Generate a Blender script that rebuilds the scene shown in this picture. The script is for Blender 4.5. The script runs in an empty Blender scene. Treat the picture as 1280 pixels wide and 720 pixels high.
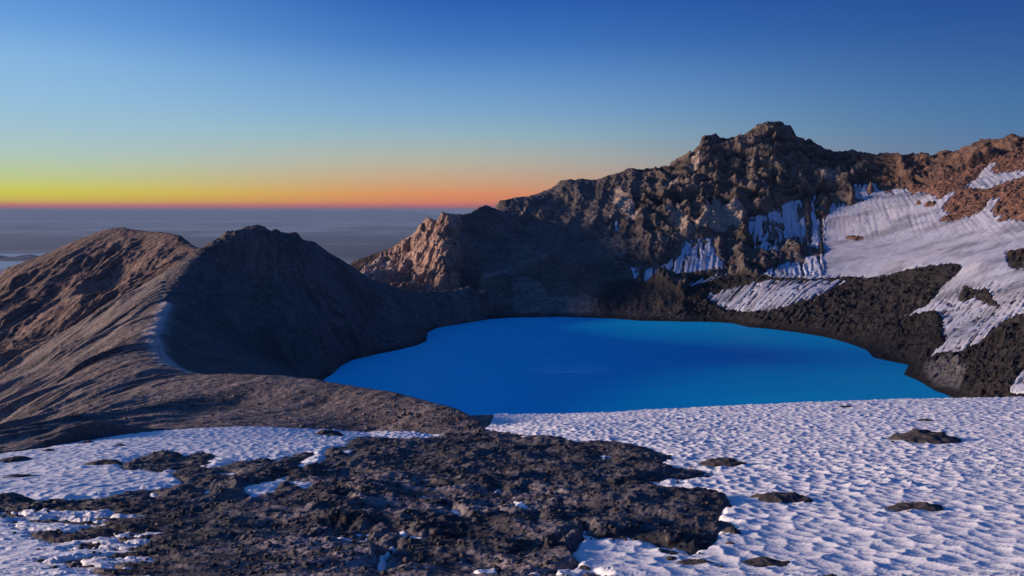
import bpy, math, random
import numpy as np
random.seed(7); np.random.seed(7)
scn = bpy.context.scene
R = math.radians
F32 = np.float32

# ------------------------------------------------------------------ camera
CAM_Z = 140.0                      # metres above the lake
FPX = 1005.0                       # focal length in photograph pixels (1280 wide)
PITCH = math.atan(96.0 / FPX)
cam_data = bpy.data.cameras.new('camera')
cam_data.sensor_width = 36.0
cam_data.lens = 36.0 * FPX / 1280.0
cam_data.clip_start = 0.5
cam_data.clip_end = 600000.0
cam = bpy.data.objects.new('camera', cam_data)
scn.collection.objects.link(cam)
cam.location = (0, 0, CAM_Z)
cam.rotation_euler = (math.pi / 2 - PITCH, 0, 0)
scn.camera = cam

# ------------------------------------------------------------------ sky, sun, exposure
SUN_AZ = -87.0      # degrees from the view direction, negative = left
SUN_EL = 9.5
SUN_STRENGTH = 4.2
SKY_STRENGTH = 0.66
EXPOSURE = 0.6

def lin(c):
    return tuple(((v / 255.0) / 12.92 if v / 255.0 <= 0.04045 else ((v / 255.0 + 0.055) / 1.055) ** 2.4) for v in c[:3])

world = bpy.data.worlds.new('World'); scn.world = world; world.use_nodes = True
wn, wl = world.node_tree.nodes, world.node_tree.links
wn.clear()
wout = wn.new('ShaderNodeOutputWorld'); wbg = wn.new('ShaderNodeBackground')
wl.new(wbg.outputs[0], wout.inputs[0]); wbg.inputs[1].default_value = SKY_STRENGTH
tc = wn.new('ShaderNodeTexCoord')

def wmath(op, a, b=None, c=None, clamp=False):
    n = wn.new('ShaderNodeMath'); n.operation = op; n.use_clamp = clamp
    for i, v in enumerate((a, b, c)):
        if v is None: continue
        if isinstance(v, (int, float)): n.inputs[i].default_value = v
        else: wl.new(v, n.inputs[i])
    return n.outputs[0]
sep = wn.new('ShaderNodeSeparateXYZ'); wl.new(tc.outputs['Generated'], sep.inputs[0])
elev = wmath('ARCSINE', sep.outputs[2])
t_el = wmath('SQRT', wmath('MAXIMUM', wmath('DIVIDE', elev, math.pi / 2), 0.0))
vm = wn.new('ShaderNodeVectorMath'); vm.operation = 'MULTIPLY'
wl.new(tc.outputs['Generated'], vm.inputs[0]); vm.inputs[1].default_value = (1, 1, 0)
vn = wn.new('ShaderNodeVectorMath'); vn.operation = 'NORMALIZE'; wl.new(vm.outputs[0], vn.inputs[0])
vd = wn.new('ShaderNodeVectorMath'); vd.operation = 'DOT_PRODUCT'; wl.new(vn.outputs[0], vd.inputs[0])
vd.inputs[1].default_value = (math.sin(R(SUN_AZ)), math.cos(R(SUN_AZ)), 0)
az = wmath('ARCCOSINE', wmath('MINIMUM', wmath('MAXIMUM', vd.outputs['Value'], -1.0), 1.0))

def ramp(stops):
    n = wn.new('ShaderNodeValToRGB'); cr = n.color_ramp
    cr.interpolation = 'LINEAR'
    while len(cr.elements) > 1: cr.elements.remove(cr.elements[-1])
    for i, (p, c) in enumerate(stops):
        e = cr.elements[0] if i == 0 else cr.elements.new(p)
        e.position = p; e.color = (*lin(c), 1)
    wl.new(t_el, n.inputs[0]); return n.outputs[0]
TP = [0.0, .045, .066, .087, .115, .147, .201, .244, .28, .321, .357, .404, .56, 1.0]
LC = [(120, 92, 108), (196, 104, 92), (226, 124, 84), (222, 196, 48), (218, 214, 62), (198, 211, 136), (176, 203, 196), (160, 197, 215), (148, 191, 224),
      (134, 182, 226), (106, 160, 222), (78, 136, 207), (54, 114, 198), (26, 76, 155)]
CC = [(112, 88, 106), (176, 88, 88), (220, 106, 82), (236, 134, 78), (234, 146, 88), (214, 164, 122), (182, 182, 166), (150, 181, 194), (126, 168, 206),
      (98, 148, 204), (66, 120, 192), (38, 92, 176), (31, 84, 165), (26, 76, 155)]
RC = [(88, 78, 98), (110, 86, 100), (130, 98, 106), (134, 106, 112), (128, 112, 124), (112, 118, 140), (92, 122, 160), (74, 118, 164), (64, 110, 163),
      (52, 96, 157), (40, 84, 152), (29, 70, 144), (26, 68, 142), (26, 76, 155)]
rl, rc, rr = ramp(list(zip(TP, LC))), ramp(list(zip(TP, CC))), ramp(list(zip(TP, RC)))

def smoothstep(x, a, b):
    n = wn.new('ShaderNodeMapRange'); n.interpolation_type = 'SMOOTHSTEP'
    wl.new(x, n.inputs['Value']); n.inputs['From Min'].default_value = a; n.inputs['From Max'].default_value = b
    return n.outputs[0]
def wmix(f, a, b):
    n = wn.new('ShaderNodeMix'); n.data_type = 'RGBA'
    wl.new(f, n.inputs[0]); wl.new(a, n.inputs[6]); wl.new(b, n.inputs[7]); return n.outputs[2]
m1 = wmix(smoothstep(az, R(51), R(85)), rl, rc)
m2 = wmix(smoothstep(az, R(79), R(123)), m1, rr)
wl.new(m2, wbg.inputs[0])

sun_data = bpy.data.lights.new('sun', 'SUN')
sun_data.energy = SUN_STRENGTH; sun_data.angle = R(10); sun_data.color = (1.0, 0.76, 0.62)
sun = bpy.data.objects.new('sun', sun_data); scn.collection.objects.link(sun)
sun.rotation_euler = (R(90 - SUN_EL), 0, R(-SUN_AZ) + math.pi)
sun.location = (-300, 0, 400)

scn.view_settings.view_transform = 'Standard'; scn.view_settings.look = 'None'
scn.view_settings.exposure = EXPOSURE; scn.view_settings.gamma = 1.0
scn.cycles.max_bounces = 5; scn.cycles.volume_bounces = 0
scn.cycles.use_denoising = True
scn.cycles.volume_max_steps = 64

# ------------------------------------------------------------------ numeric helpers
def ray(px, py):
    a = (px - 640.0) / FPX; b = (360.0 - py) / FPX
    fy = math.cos(PITCH) + b * math.sin(PITCH)
    fz = -math.sin(PITCH) + b * math.cos(PITCH)
    return a / fy, fz / fy
def P(px, py, D):
    sx, sz = ray(px, py)
    return (sx * D, D, CAM_Z + sz * D)
def shore_D(px, py):
    return -CAM_Z / ray(px, py)[1]
def project(x, y, z):
    dz = z - CAM_Z; c, s = math.cos(PITCH), math.sin(PITCH)
    depth = y * c - dz * s; up = y * s + dz * c
    depth = np.maximum(depth, 0.1)
    return 640 + FPX * x / depth, 360 - FPX * up / depth

def _hash(ix, iy, iz, seed):
    h = (ix.astype(np.uint32) * np.uint32(374761393)) ^ (iy.astype(np.uint32) * np.uint32(668265263)) ^ (iz.astype(np.uint32) * np.uint32(2147483647 - 58)) ^ np.uint32((seed * 144269504 + 12345) & 0xffffffff)
    h = (h ^ (h >> np.uint32(13))) * np.uint32(1274126177)
    h = (h ^ (h >> np.uint32(15))) * np.uint32(2246822519)
    return h ^ (h >> np.uint32(16))
_G2 = np.array([[math.cos(a), math.sin(a)] for a in np.arange(16) * math.pi / 8], F32)
_Z = np.zeros(1, np.int64)
def perlin2(x, y, seed=0):
    x = np.asarray(x, F32); y = np.asarray(y, F32)
    xi = np.floor(x); yi = np.floor(y); fx = x - xi; fy = y - yi
    xi = xi.astype(np.int64); yi = yi.astype(np.int64)
    u = fx * fx * fx * (fx * (fx * 6 - 15) + 10); v = fy * fy * fy * (fy * (fy * 6 - 15) + 10)
    def g(dx, dy):
        k = (_hash(xi + dx, yi + dy, _Z, seed) & np.uint32(15)).astype(np.int64)
        return _G2[k, 0] * (fx - dx) + _G2[k, 1] * (fy - dy)
    a = g(0, 0); b = g(1, 0); c = g(0, 1); d = g(1, 1)
    a += u * (b - a); c += u * (d - c)
    return (a + v * (c - a)) * 1.5
_G3 = np.random.RandomState(3).normal(size=(32, 3)).astype(F32); _G3 /= np.linalg.norm(_G3, axis=1)[:, None]
def perlin3(x, y, z, seed=0):
    x = np.asarray(x, F32); y = np.asarray(y, F32); z = np.asarray(z, F32)
    xi = np.floor(x); yi = np.floor(y); zi = np.floor(z)
    fx = x - xi; fy = y - yi; fz = z - zi
    xi = xi.astype(np.int64); yi = yi.astype(np.int64); zi = zi.astype(np.int64)
    s = lambda t: t * t * (3 - 2 * t)
    u, v, w = s(fx), s(fy), s(fz)
    def g(dx, dy, dz):
        k = (_hash(xi + dx, yi + dy, zi + dz, seed) & np.uint32(31)).astype(np.int64)
        return _G3[k, 0] * (fx - dx) + _G3[k, 1] * (fy - dy) + _G3[k, 2] * (fz - dz)
    def lay(dz):
        a = g(0, 0, dz); a += u * (g(1, 0, dz) - a)
        c = g(0, 1, dz); c += u * (g(1, 1, dz) - c)
        return a + v * (c - a)
    a = lay(0); b = lay(1)
    return (a + w * (b - a)) * 1.6
def fbm2(x, y, oct=4, seed=0, gain=.5, ridged=False):
    r = 0; a = 1.0; f = 1.0; tot = 0
    for o in range(oct):
        n = perlin2(x * f + 17.3 * o, y * f - 9.1 * o, seed + o)
        if ridged: n = 1 - 2 * np.abs(n)
        r = r + a * n; tot += a; a *= gain; f *= 2.03
    return r / tot
def fbm3(x, y, z, oct=4, seed=0, gain=.5, ridged=False):
    r = 0; a = 1.0; f = 1.0; tot = 0
    for o in range(oct):
        n = perlin3(x * f + 7.3 * o, y * f - 3.1 * o, z * f + 1.7 * o, seed + o)
        if ridged: n = 1 - 2.2 * np.abs(n)
        r = r + a * n; tot += a; a *= gain; f *= 2.03
    return r / tot
def worley(x, y, seed=0, jitter=.9):
    """distance to the nearest and second nearest feature point"""
    x = np.asarray(x, F32); y = np.asarray(y, F32)
    xi = np.floor(x).astype(np.int64); yi = np.floor(y).astype(np.int64)
    f1 = np.full(x.shape, 9, F32); f2 = f1.copy()
    for dx in (-1, 0, 1):
        for dy in (-1, 0, 1):
            h = _hash(xi + dx, yi + dy, _Z, seed)
            cx = (xi + dx) + .5 + jitter * ((h & np.uint32(1023)).astype(F32) / 1023 - .5)
            cy = (yi + dy) + .5 + jitter * (((h >> np.uint32(10)) & np.uint32(1023)).astype(F32) / 1023 - .5)
            d = np.sqrt((cx - x) ** 2 + (cy - y) ** 2).astype(F32)
            f2 = np.minimum(f2, np.maximum(f1, d)); f1 = np.minimum(f1, d)
    return f1, f2
def blocks(x, y, seed=0):
    """broken rock: each irregular cell stands forward or back by its own amount and leans its own way"""
    x = np.asarray(x, F32); y = np.asarray(y, F32)
    xi = np.floor(x).astype(np.int64); yi = np.floor(y).astype(np.int64)
    f1 = np.full(x.shape, 9, F32); v = np.zeros(x.shape, F32)
    for dx in (-1, 0, 1):
        for dy in (-1, 0, 1):
            h = _hash(xi + dx, yi + dy, _Z, seed)
            r1 = (h & np.uint32(1023)).astype(F32) / 1023; r2 = ((h >> np.uint32(10)) & np.uint32(1023)).astype(F32) / 1023; r3 = ((h >> np.uint32(20)) & np.uint32(1023)).astype(F32) / 1023
            ex = x - ((xi + dx) + .5 + .9 * (r1 - .5)); ey = y - ((yi + dy) + .5 + .9 * (r2 - .5))
            d = ex * ex + ey * ey; m = d < f1
            f1 = np.where(m, d, f1); v = np.where(m, (r3 - .5) * 1.3 + ex * (r1 - .5) * 1.6 + ey * (r2 - .8) * 1.2, v)
    return v
def sstep(x, a, b):
    t = np.clip((x - a) / (b - a), 0, 1); return t * t * (3 - 2 * t)

# ------------------------------------------------------------------ terrain control points (a picture position and a distance in metres)
CP = []
def cp(*pts):
    for p in pts: CP.append(P(*p))
def densify(pts, step=5.0):
    out = []
    for a, b in zip(pts[:-1], pts[1:]):
        m = max(1, int(math.ceil(math.hypot(b[0] - a[0], b[1] - a[1]) / step)))
        if b[0] < -20 or a[0] > 1300: m = 1
        out += [tuple(a[i] + (b[i] - a[i]) * t / m for i in range(3)) for t in range(m)]
    return out + [pts[-1]]
def skyline(pts, back=45.0, drop=30.0, step=5.0):
    pts = densify(pts, step)
    for p in pts:
        x, y, z = P(*p); CP.append((x, y, z))
        k = (y + back) / y
        CP.append((x * k, y + back, z - drop))

# foreground dome
cp((-160, 722, 43), (0, 722, 44), (200, 720, 45), (420, 720, 45), (640, 720, 45), (880, 720, 45), (1100, 720, 45), (1300, 722, 44), (1480, 722, 43))
for px in (-160, 0, 200, 400, 640, 880, 1100, 1300, 1480):
    CP.append((ray(px, 700)[0] * 12, 12, CAM_Z - 6.5))
    CP.append((ray(px, 700)[0] * 25, 25, CAM_Z - 12.0))
cp((-160, 655, 68), (0, 655, 69), (200, 652, 70), (420, 650, 70), (640, 650, 70), (880, 650, 70), (1100, 648, 71), (1300, 645, 72), (1480, 642, 72))
cp((-160, 610, 100), (0, 606, 102), (200, 602, 104), (420, 600, 105), (640, 600, 105), (880, 598, 107), (1100, 594, 108), (1300, 588, 110), (1480, 584, 112))
cp((-160, 588, 130), (0, 580, 140), (150, 569, 150), (300, 565, 155), (420, 563, 160), (560, 561, 163), (700, 560, 162), (880, 556, 164), (1100, 548, 166), (1300, 541, 168), (1480, 536, 170))
cp((700, 535, 212), (800, 533, 212), (950, 528, 214), (1100, 522, 216), (1300, 516, 220), (1480, 512, 222))
cp((616, 518, 304), (630, 518, 302), (660, 517.5, 298), (720, 517, 292), (800, 514, 290), (900, 508, 289), (1000, 504, 290),
   (635, 532, 248), (660, 530, 240), (600, 531.5, 262), (602, 527, 285), (585, 524, 280), (565, 518, 300), (610, 524, 283),
   (1100, 500, 294), (1200, 498, 300), (1280, 497.5, 305), (1400, 496, 312))
for px, D, z in ((612, 345, 48), (720, 340, 46), (850, 340, 47), (1000, 350, 49), (1150, 365, 47), (1300, 380, 46), (1450, 390, 50), (560, 400, 22), (700, 410, 18), (850, 420, 16), (1000, 430, 14), (1150, 440, 12), (1300, 455, 18), (1450, 470, 30)):
    CP.append((ray(px, 500)[0] * D, D, z))
# snow line on the left and the outer flank below it
cp((-160, 590, 150), (0, 569, 172), (75, 557, 188), (150, 544, 205), (225, 537, 222), (300, 534, 235), (380, 536, 243), (460, 540, 250), (540, 543, 243), (590, 542, 240))
cp((-160, 560, 360), (-160, 520, 540), (0, 550, 340), (0, 520, 440), (0, 495, 530), (0, 480, 605), (60, 522, 350), (60, 480, 490), (60, 452, 600), (110, 505, 330), (110, 460, 465), (110, 425, 590), (160, 490, 320), (160, 440, 470), (165, 410, 570),
   (220, 500, 280), (210, 475, 340), (300, 505, 285), (400, 508, 278), (500, 518, 262), (570, 530, 250))
# crest of the rim: mound, bend, arete
CREST = [(607, 530, 252), (590, 520, 257), (570, 510, 265), (540, 502, 274), (500, 492.5, 286), (460, 485, 299), (430, 481, 308), (400, 477, 318), (350, 474, 334), (300, 474, 350), (268, 471, 366), (240, 466, 384), (218, 458, 404), (204, 448, 428),
         (197, 436, 456), (195, 422, 486), (198, 409, 515), (204, 396, 545), (208, 384, 577), (215, 373, 608), (232, 351, 655), (236, 337, 690), (250, 314, 735)]
cp(*densify(CREST, 7))
for px, D, z in ((520, 330, 42), (450, 345, 40), (400, 372, 32), (340, 395, 36), (290, 405, 42), (255, 425, 46), (225, 462, 50), (480, 400, 12), (420, 440, 6), (380, 470, 14)):
    CP.append((ray(px, 480)[0] * D, D, z))
for D, z in ((45, 116), (100, 95), (170, 72), (240, 48), (330, 18), (450, 0), (600, -20), (800, -40)):
    CP.append((-.95 * D, D, float(z)))
# slope inside the rim and the gully under the dark hill
cp((240, 432, 520), (280, 452, 500), (225, 405, 560), (330, 464, 525), (370, 471, 590), (225, 388, 606), (260, 415, 595), (300, 435, 612), (340, 452, 640), (380, 466, 660))
# dark hill
skyline([(265, 304, 750), (285, 292, 768), (300, 286, 782), (320, 281.5, 792), (340, 288, 802), (355, 291, 810), (371, 292, 816), (374, 299, 818), (393, 304, 832), (410, 317, 846), (425, 325, 856), (440, 334, 868), (460, 349, 886), (480, 358, 930), (500, 363, 960), (520, 365.5, 985), (545, 366, 1010), (570, 364, 1035), (588, 359, 1055)], 40, 32)
cp((330, 350, 742), (280, 340, 725), (400, 352, 780), (330, 400, 690), (280, 385, 665), (400, 400, 728), (400, 440, 686), (350, 430, 668), (470, 400, 822), (450, 425, 765), (520, 400, 888), (460, 372, 850), (500, 382, 905), (560, 384, 985), (600, 378, 1030), (580, 395, 975))
# shore
SHORE = [(405, 475), (412, 470), (425, 458), (440, 450), (470, 443), (500, 437), (520, 432), (532, 427), (534, 416), (545, 410), (580, 404), (610, 399), (640, 397), (700, 396), (760, 398), (800, 401), (850, 402), (900, 403), (915, 404), (935, 409), (960, 411), (1000, 416), (1030, 421),
         (1060, 429), (1083, 438), (1092, 447), (1115, 452), (1135, 456), (1130, 468), (1150, 477), (1168, 488), (1192, 498)]
SH = [(*P(px, py, shore_D(px, py))[:2], 0.0) for px, py in SHORE]
HID = [(1235, 520), (1180, 478), (1050, 462), (900, 455), (750, 450), (600, 455), (500, 480), (440, 525), (400, 580), (390, 640)]
SHH = [(ray(px, 480)[0] * D, D, 0.0) for px, D in HID]
CP += SH + SHH
cxs = sum(p[0] for p in SH + SHH) / len(SH + SHH); cys = sum(p[1] for p in SH + SHH) / len(SH + SHH)
for p in SH + SHH:
    CP.append((cxs + (p[0] - cxs) * .93, cys + (p[1] - cys) * .93, -7.0))
for f in (.75, .45, .1):
    for p in (SH + SHH)[::4]: CP.append((cxs + (p[0] - cxs) * f, cys + (p[1] - cys) * f, -14.0))
# left mountain
skyline([(-160, 420, 840), (-60, 378, 860), (0, 345, 880), (8, 336, 885), (32, 327, 900), (62, 316, 915), (82, 306.5, 930), (100, 301, 945), (112, 296, 955), (135, 290, 970), (150, 287, 978), (154, 284, 980), (162, 288.5, 975), (185, 295.5, 960), (200, 298, 945), (220, 300, 915), (238, 305, 875), (250, 312, 830)], 60, 40)
cp((150, 325, 880), (150, 370, 790), (50, 375, 810), (50, 430, 710), (0, 400, 780), (0, 440, 700), (200, 330, 840), (200, 350, 775), (100, 330, 870), (230, 322, 820), (100, 390, 740),
   (0, 474, 640), (40, 441, 662), (80, 419, 684), (120, 400, 702), (170, 370, 725), (215, 346, 748), (238, 325, 772), (-100, 470, 760), (-160, 500, 700))
# cliff with the two teeth and its outer slope
skyline([(440, 327, 1190), (460, 320, 1195), (480, 313, 1200), (500, 305, 1200), (515, 298, 1198), (520, 291, 1195), (527, 282, 1190), (533, 274.5, 1185), (539, 276, 1185), (545, 279.5, 1180), (549, 276, 1172), (553, 268.5, 1168), (558, 271, 1175), (569, 272.5, 1190), (585, 269, 1230), (605, 260, 1290)], 40, 34)
cp((452, 340, 1165), (480, 345, 1150), (470, 331, 1180), (500, 330, 1160), (500, 355, 1110), (530, 320, 1140), (530, 350, 1100), (560, 300, 1130), (566, 330, 1095), (560, 352, 1075), (540, 297, 1165), (590, 300, 1170), (585, 330, 1130), (600, 345, 1095), (455, 347, 1100), (480, 362, 1040), (520, 370, 1040))
# bench above the far shore
cp((605, 352, 1082), (620, 343, 1100), (640, 336, 1118), (665, 328, 1135), (685, 321.5, 1142), (705, 328, 1140), (725, 334, 1130), (760, 350, 1125), (640, 365, 1085), (690, 350, 1105), (690, 375, 1078), (740, 365, 1090), (780, 378, 1085), (640, 322, 1165), (685, 318, 1185), (720, 322, 1185), (760, 335, 1175))
# far wall
skyline([(624, 253, 1350), (640, 250.5, 1370), (665, 247, 1395), (690, 236.5, 1415), (700, 228, 1430), (727, 225, 1440), (740, 227, 1450), (760, 222, 1460), (777, 217, 1465), (785, 213, 1468), (802, 214.5, 1472), (835, 210, 1478), (845, 204, 1480), (860, 199, 1480), (874, 190, 1478), (877, 175.5, 1476), (890, 172.5, 1478), (900, 176, 1482),
         (917, 177, 1490), (930, 171, 1495), (940, 164, 1500), (955, 156.5, 1503), (970, 155.5, 1505), (987, 161, 1505), (997, 174, 1503), (1012, 177, 1500), (1022, 185, 1498), (1042, 192, 1492), (1060, 195, 1486), (1067, 193, 1484), (1090, 194.5, 1478), (1110, 196, 1472), (1122, 194, 1468), (1140, 195, 1460),
         (1160, 196, 1450), (1172, 193, 1445), (1197, 194, 1430), (1210, 187, 1420), (1222, 180, 1412), (1240, 176, 1400), (1250, 179, 1395), (1260, 175, 1390), (1272, 176, 1385), (1285, 177, 1380), (1350, 170, 1350), (1480, 185, 1300)], 50, 30)
cp((600, 300, 1220), (640, 290, 1260), (640, 270, 1320), (700, 290, 1275), (700, 260, 1360), (690, 250, 1385), (760, 300, 1255), (760, 250, 1375), (740, 275, 1310), (820, 300, 1235), (820, 240, 1400), (800, 270, 1310), (880, 230, 1400), (880, 260, 1330), (880, 300, 1225), (900, 200, 1455),
   (800, 335, 1165), (850, 335, 1150), (780, 350, 1140), (900, 335, 1140), (850, 365, 1085), (820, 385, 1060), (900, 388, 1035), (880, 360, 1090), (940, 320, 1190), (940, 290, 1260), (940, 250, 1350), (950, 200, 1440), (1000, 290, 1290), (1000, 250, 1360), (1000, 210, 1440),
   (1040, 255, 1365), (1065, 232, 1390), (1060, 215, 1440), (1100, 215, 1430), (1110, 238, 1370), (1160, 215, 1400), (1160, 245, 1300), (1060, 270, 1300), (1010, 315, 1190), (960, 330, 1140))
# glacier bowl, right slopes and black moraine
cp((1000, 340, 1090), (950, 345, 1080), (1060, 346, 1045), (1100, 340, 1030), (1150, 332, 985), (1195, 330, 950), (1060, 320, 1120), (1120, 300, 1150), (1120, 270, 1240), (1200, 300, 1060), (1200, 265, 1170), (1180, 235, 1270), (1230, 220, 1290), (1230, 205, 1340), (1270, 200, 1320), (1260, 240, 1180), (1250, 280, 1060), (1280, 255, 1100),
   (1280, 295, 970), (1280, 320, 890), (1225, 330, 900), (1330, 260, 1020), (1400, 250, 980), (1480, 250, 950), (1400, 330, 800), (1330, 320, 850),
   (900, 375, 1055), (950, 372, 1030), (1000, 365, 1015), (960, 392, 985), (1020, 385, 965), (1080, 363, 990), (1080, 395, 905), (1130, 350, 970), (1140, 385, 870), (1170, 360, 905), (1120, 425, 800), (1165, 400, 800), (1160, 430, 740), (1190, 395, 800), (1230, 365, 830), (1210, 400, 760), (1250, 400, 720), (1180, 430, 715), (1168, 446, 705),
   (1150, 462, 680), (1190, 453, 665), (1190, 480, 620), (1230, 440, 660), (1230, 475, 600), (1250, 425, 670), (1280, 400, 680), (1280, 440, 610), (1280, 470, 560), (1280, 490, 530), (1280, 360, 760), (1400, 400, 620), (1400, 470, 520), (1480, 420, 560))
# everything falls away behind
for px, D, z in ((-250, 1300, -100), (-100, 1300, -100), (100, 1300, -90), (250, 1200, -60), (330, 1100, -40), (420, 1400, -60), (500, 1500, -60), (600, 1700, 20), (750, 1800, 90), (950, 1850, 180), (1150, 1850, 150), (1350, 1800, 150), (1550, 1700, 150),
                 (-250, 2500, -500), (100, 2500, -500), (450, 2500, -480), (800, 2600, -250), (1150, 2700, -200), (1550, 2700, -200)):
    CP.append((ray(px, 264)[0] * D, D, z))
CP = np.array(CP, float)

# smooth surface through the control points (radial basis functions)
cc = 0.0018 * CP[:, 1]
S = 500.0
def basis(X, Y):
    return np.sqrt((X[:, None] - CP[None, :, 0]) ** 2 + (Y[:, None] - CP[None, :, 1]) ** 2 + cc[None, :] ** 2) / S
n = len(CP)
A = np.zeros((n + 3, n + 3)); A[:n, :n] = basis(CP[:, 0], CP[:, 1])
A[:n, :n] += np.eye(n) * -1e-5
A[:n, n] = 1; A[:n, n + 1] = CP[:, 0] / S; A[:n, n + 2] = CP[:, 1] / S; A[n:, :n] = A[:n, n:].T
W = np.linalg.solve(A, np.concatenate([CP[:, 2], [0, 0, 0]]))
def base_height(X, Y):
    out = np.empty(X.size); Xf = X.ravel(); Yf = Y.ravel()
    CPf = CP.astype(F32); Wf = (W[:n] / S).astype(F32); c2 = (cc ** 2).astype(F32)
    for i in range(0, Xf.size, 8192):
        x = Xf[i:i + 8192].astype(F32); y = Yf[i:i + 8192].astype(F32)
        d = x[:, None] - CPf[None, :, 0]; d *= d
        e = y[:, None] - CPf[None, :, 1]; e *= e
        d += e; d += c2; np.sqrt(d, out=d)
        out[i:i + 8192] = d @ Wf + W[n] + W[n + 1] * x / S + W[n + 2] * y / S
    return out.reshape(X.shape)

# the grid: rows at growing distance, columns fanning out
NCOL = 1010
us = np.concatenate([np.linspace(-.98, -.69, 52)[:-1], np.linspace(-.69, .69, NCOL - 102), np.linspace(.69, .98, 52)[1:]])
rows = np.concatenate([np.linspace(12, 45, 50)[:-1], np.geomspace(45, 105, 190)[:-1], np.linspace(105, 300, 360)[:-1], np.linspace(300, 600, 270)[:-1], np.linspace(600, 1000, 225)[:-1],
                       np.linspace(1000, 1520, 400)[:-1], np.linspace(1520, 2200, 30)[:-1], np.geomspace(2200, 7000, 16)])
U, Dg = np.meshgrid(us, rows)
NR, NC = U.shape
X = U * Dg; Y = Dg
# heights solved on every second column then spread (the surface is smooth)
sub = np.unique(np.concatenate([np.arange(0, NC, 2), [NC - 1]]))
Hs = base_height(X[:, sub], Y[:, sub])
Z = np.empty_like(X)
Z[:, sub] = Hs
odd = np.setdiff1d(np.arange(NC), sub)
Z[:, odd] = (Z[:, odd - 1] + Z[:, odd + 1]) / 2
fall = sstep(Y, 2300, 6500); Z = Z * (1 - fall) + fall * (-1650)
PX, PY = project(X, Y, Z)
print('cp', n, 'grid', NR, NC)

# ------------------------------------------------------------------ masks: outlines read off the photograph, laid onto the ground they belong to
MX0, MY0, MW, MH = -120, 100, 1520, 680
def raster(polys):
    img = np.zeros((MH, MW), F32)
    for poly in polys:
        poly = np.array(poly, float)
        x0, x1 = int(max(poly[:, 0].min() - 1 - MX0, 0)), int(min(poly[:, 0].max() + 2 - MX0, MW))
        y0, y1 = int(max(poly[:, 1].min() - 1 - MY0, 0)), int(min(poly[:, 1].max() + 2 - MY0, MH))
        if x1 <= x0 or y1 <= y0: continue
        gx, gy = np.meshgrid(np.arange(x0, x1) + MX0 + .5, np.arange(y0, y1) + MY0 + .5)
        ins = np.zeros(gx.shape, bool); m = len(poly)
        for i in range(m):
            ax, ay = poly[i]; bx, by = poly[(i + 1) % m]
            if ay == by: continue
            c = ((ay > gy) != (by > gy)) & (gx < (bx - ax) * (gy - ay) / (by - ay) + ax)
            ins ^= c
        img[y0:y1, x0:x1][ins] = 1
    return img
def blur(img, k):
    for _ in range(2):
        for ax in (0, 1):
            acc = np.zeros_like(img)
            for d in range(-k, k + 1): acc += np.roll(img, d, ax)
            img = acc / (2 * k + 1)
    return img
def sample(img, px, py):
    x = np.clip(px - MX0 - .5, 0, MW - 1.01); y = np.clip(py - MY0 - .5, 0, MH - 1.01)
    xi = x.astype(int); yi = y.astype(int); fx = x - xi; fy = y - yi
    return (img[yi, xi] * (1 - fx) + img[yi, xi + 1] * fx) * (1 - fy) + (img[yi + 1, xi] * (1 - fx) + img[yi + 1, xi + 1] * fx) * fy

FORE_ROCK = [[(570, 520), (588, 515), (600, 522), (613, 531), (603, 537), (585, 541), (570, 541)], [(-119, 622), (0, 623), (22, 621), (75, 624), (130, 620), (175, 612), (235, 605), (212, 591), (237, 582), (262, 584), (282, 582), (300, 577), (320, 576), (342, 575), (372, 572), (400, 562), (425, 560), (450, 547), (480, 546), (510, 549), (557, 545), (585, 542), (600, 538), (640, 542), (690, 547), (735, 551),
    (785, 554), (812, 559), (846, 570), (825, 576), (798, 577), (860, 584), (903, 592), (855, 598), (795, 599), (825, 606), (885, 615), (905, 622), (917, 631), (902, 640), (900, 647), (921, 656), (900, 662), (900, 672), (877, 685), (865, 691), (855, 685), (835, 684), (815, 677), (790, 671), (747, 670), (737, 665), (727, 677),
    (707, 687), (722, 702), (737, 710), (762, 720), (790, 779), (130, 779), (125, 719), (62, 708), (25, 696), (80, 697), (57, 680), (22, 660), (0, 648), (-119, 640)],
    [(148, 585), (160, 576), (185, 569), (222, 566), (223, 571), (248, 568), (273, 569), (262, 577), (230, 584), (205, 587), (178, 586), (160, 586)],
    [(362, 584), (385, 573), (400, 563), (380, 565), (355, 572), (345, 580)]]
FORE_SNOW_IN = [[(297, 607), (325, 603), (345, 597), (357, 592), (362, 600), (395, 600), (385, 611), (362, 605), (345, 614), (320, 616), (305, 615)], [(237, 612), (268, 611), (262, 619), (245, 616)], [(270, 592), (296, 588), (297, 594), (272, 597)],
    [(400, 561), (408, 565), (404, 575), (380, 588), (361, 584), (380, 576), (394, 567)], [(425, 566), (438, 560), (451, 565), (430, 569)], [(458, 545), (480, 540), (520, 541), (560, 545), (532, 549), (495, 549)], [(738, 568), (768, 566), (764, 574), (750, 573)],
    [(643, 622), (653, 624), (661, 640), (650, 636)], [(665, 640), (683, 649), (672, 653)], [(724, 657), (736, 663), (731, 674)], [(612, 607), (630, 612), (625, 618)], [(185, 615), (200, 616), (196, 620), (186, 619)],
    [(560, 632), (580, 645), (590, 655), (582, 652), (560, 638)], [(878, 662), (897, 661), (893, 666), (880, 666)], [(470, 697), (480, 690), (495, 678), (500, 684), (485, 697), (474, 706)],
    [(25, 640), (55, 639), (90, 641), (125, 640), (150, 642), (120, 645), (70, 645), (35, 644)], [(20, 653), (60, 656), (95, 662), (60, 663), (25, 658)], [(98, 702), (120, 699), (150, 700), (193, 697), (195, 702), (150, 706), (130, 712), (108, 708)], [(50, 676), (90, 681), (120, 688), (70, 687)]]
fore_rock = raster(FORE_ROCK)
fore_rock[raster(FORE_SNOW_IN) > 0] = 0.0
fore_rock = blur(fore_rock, 3)

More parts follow.
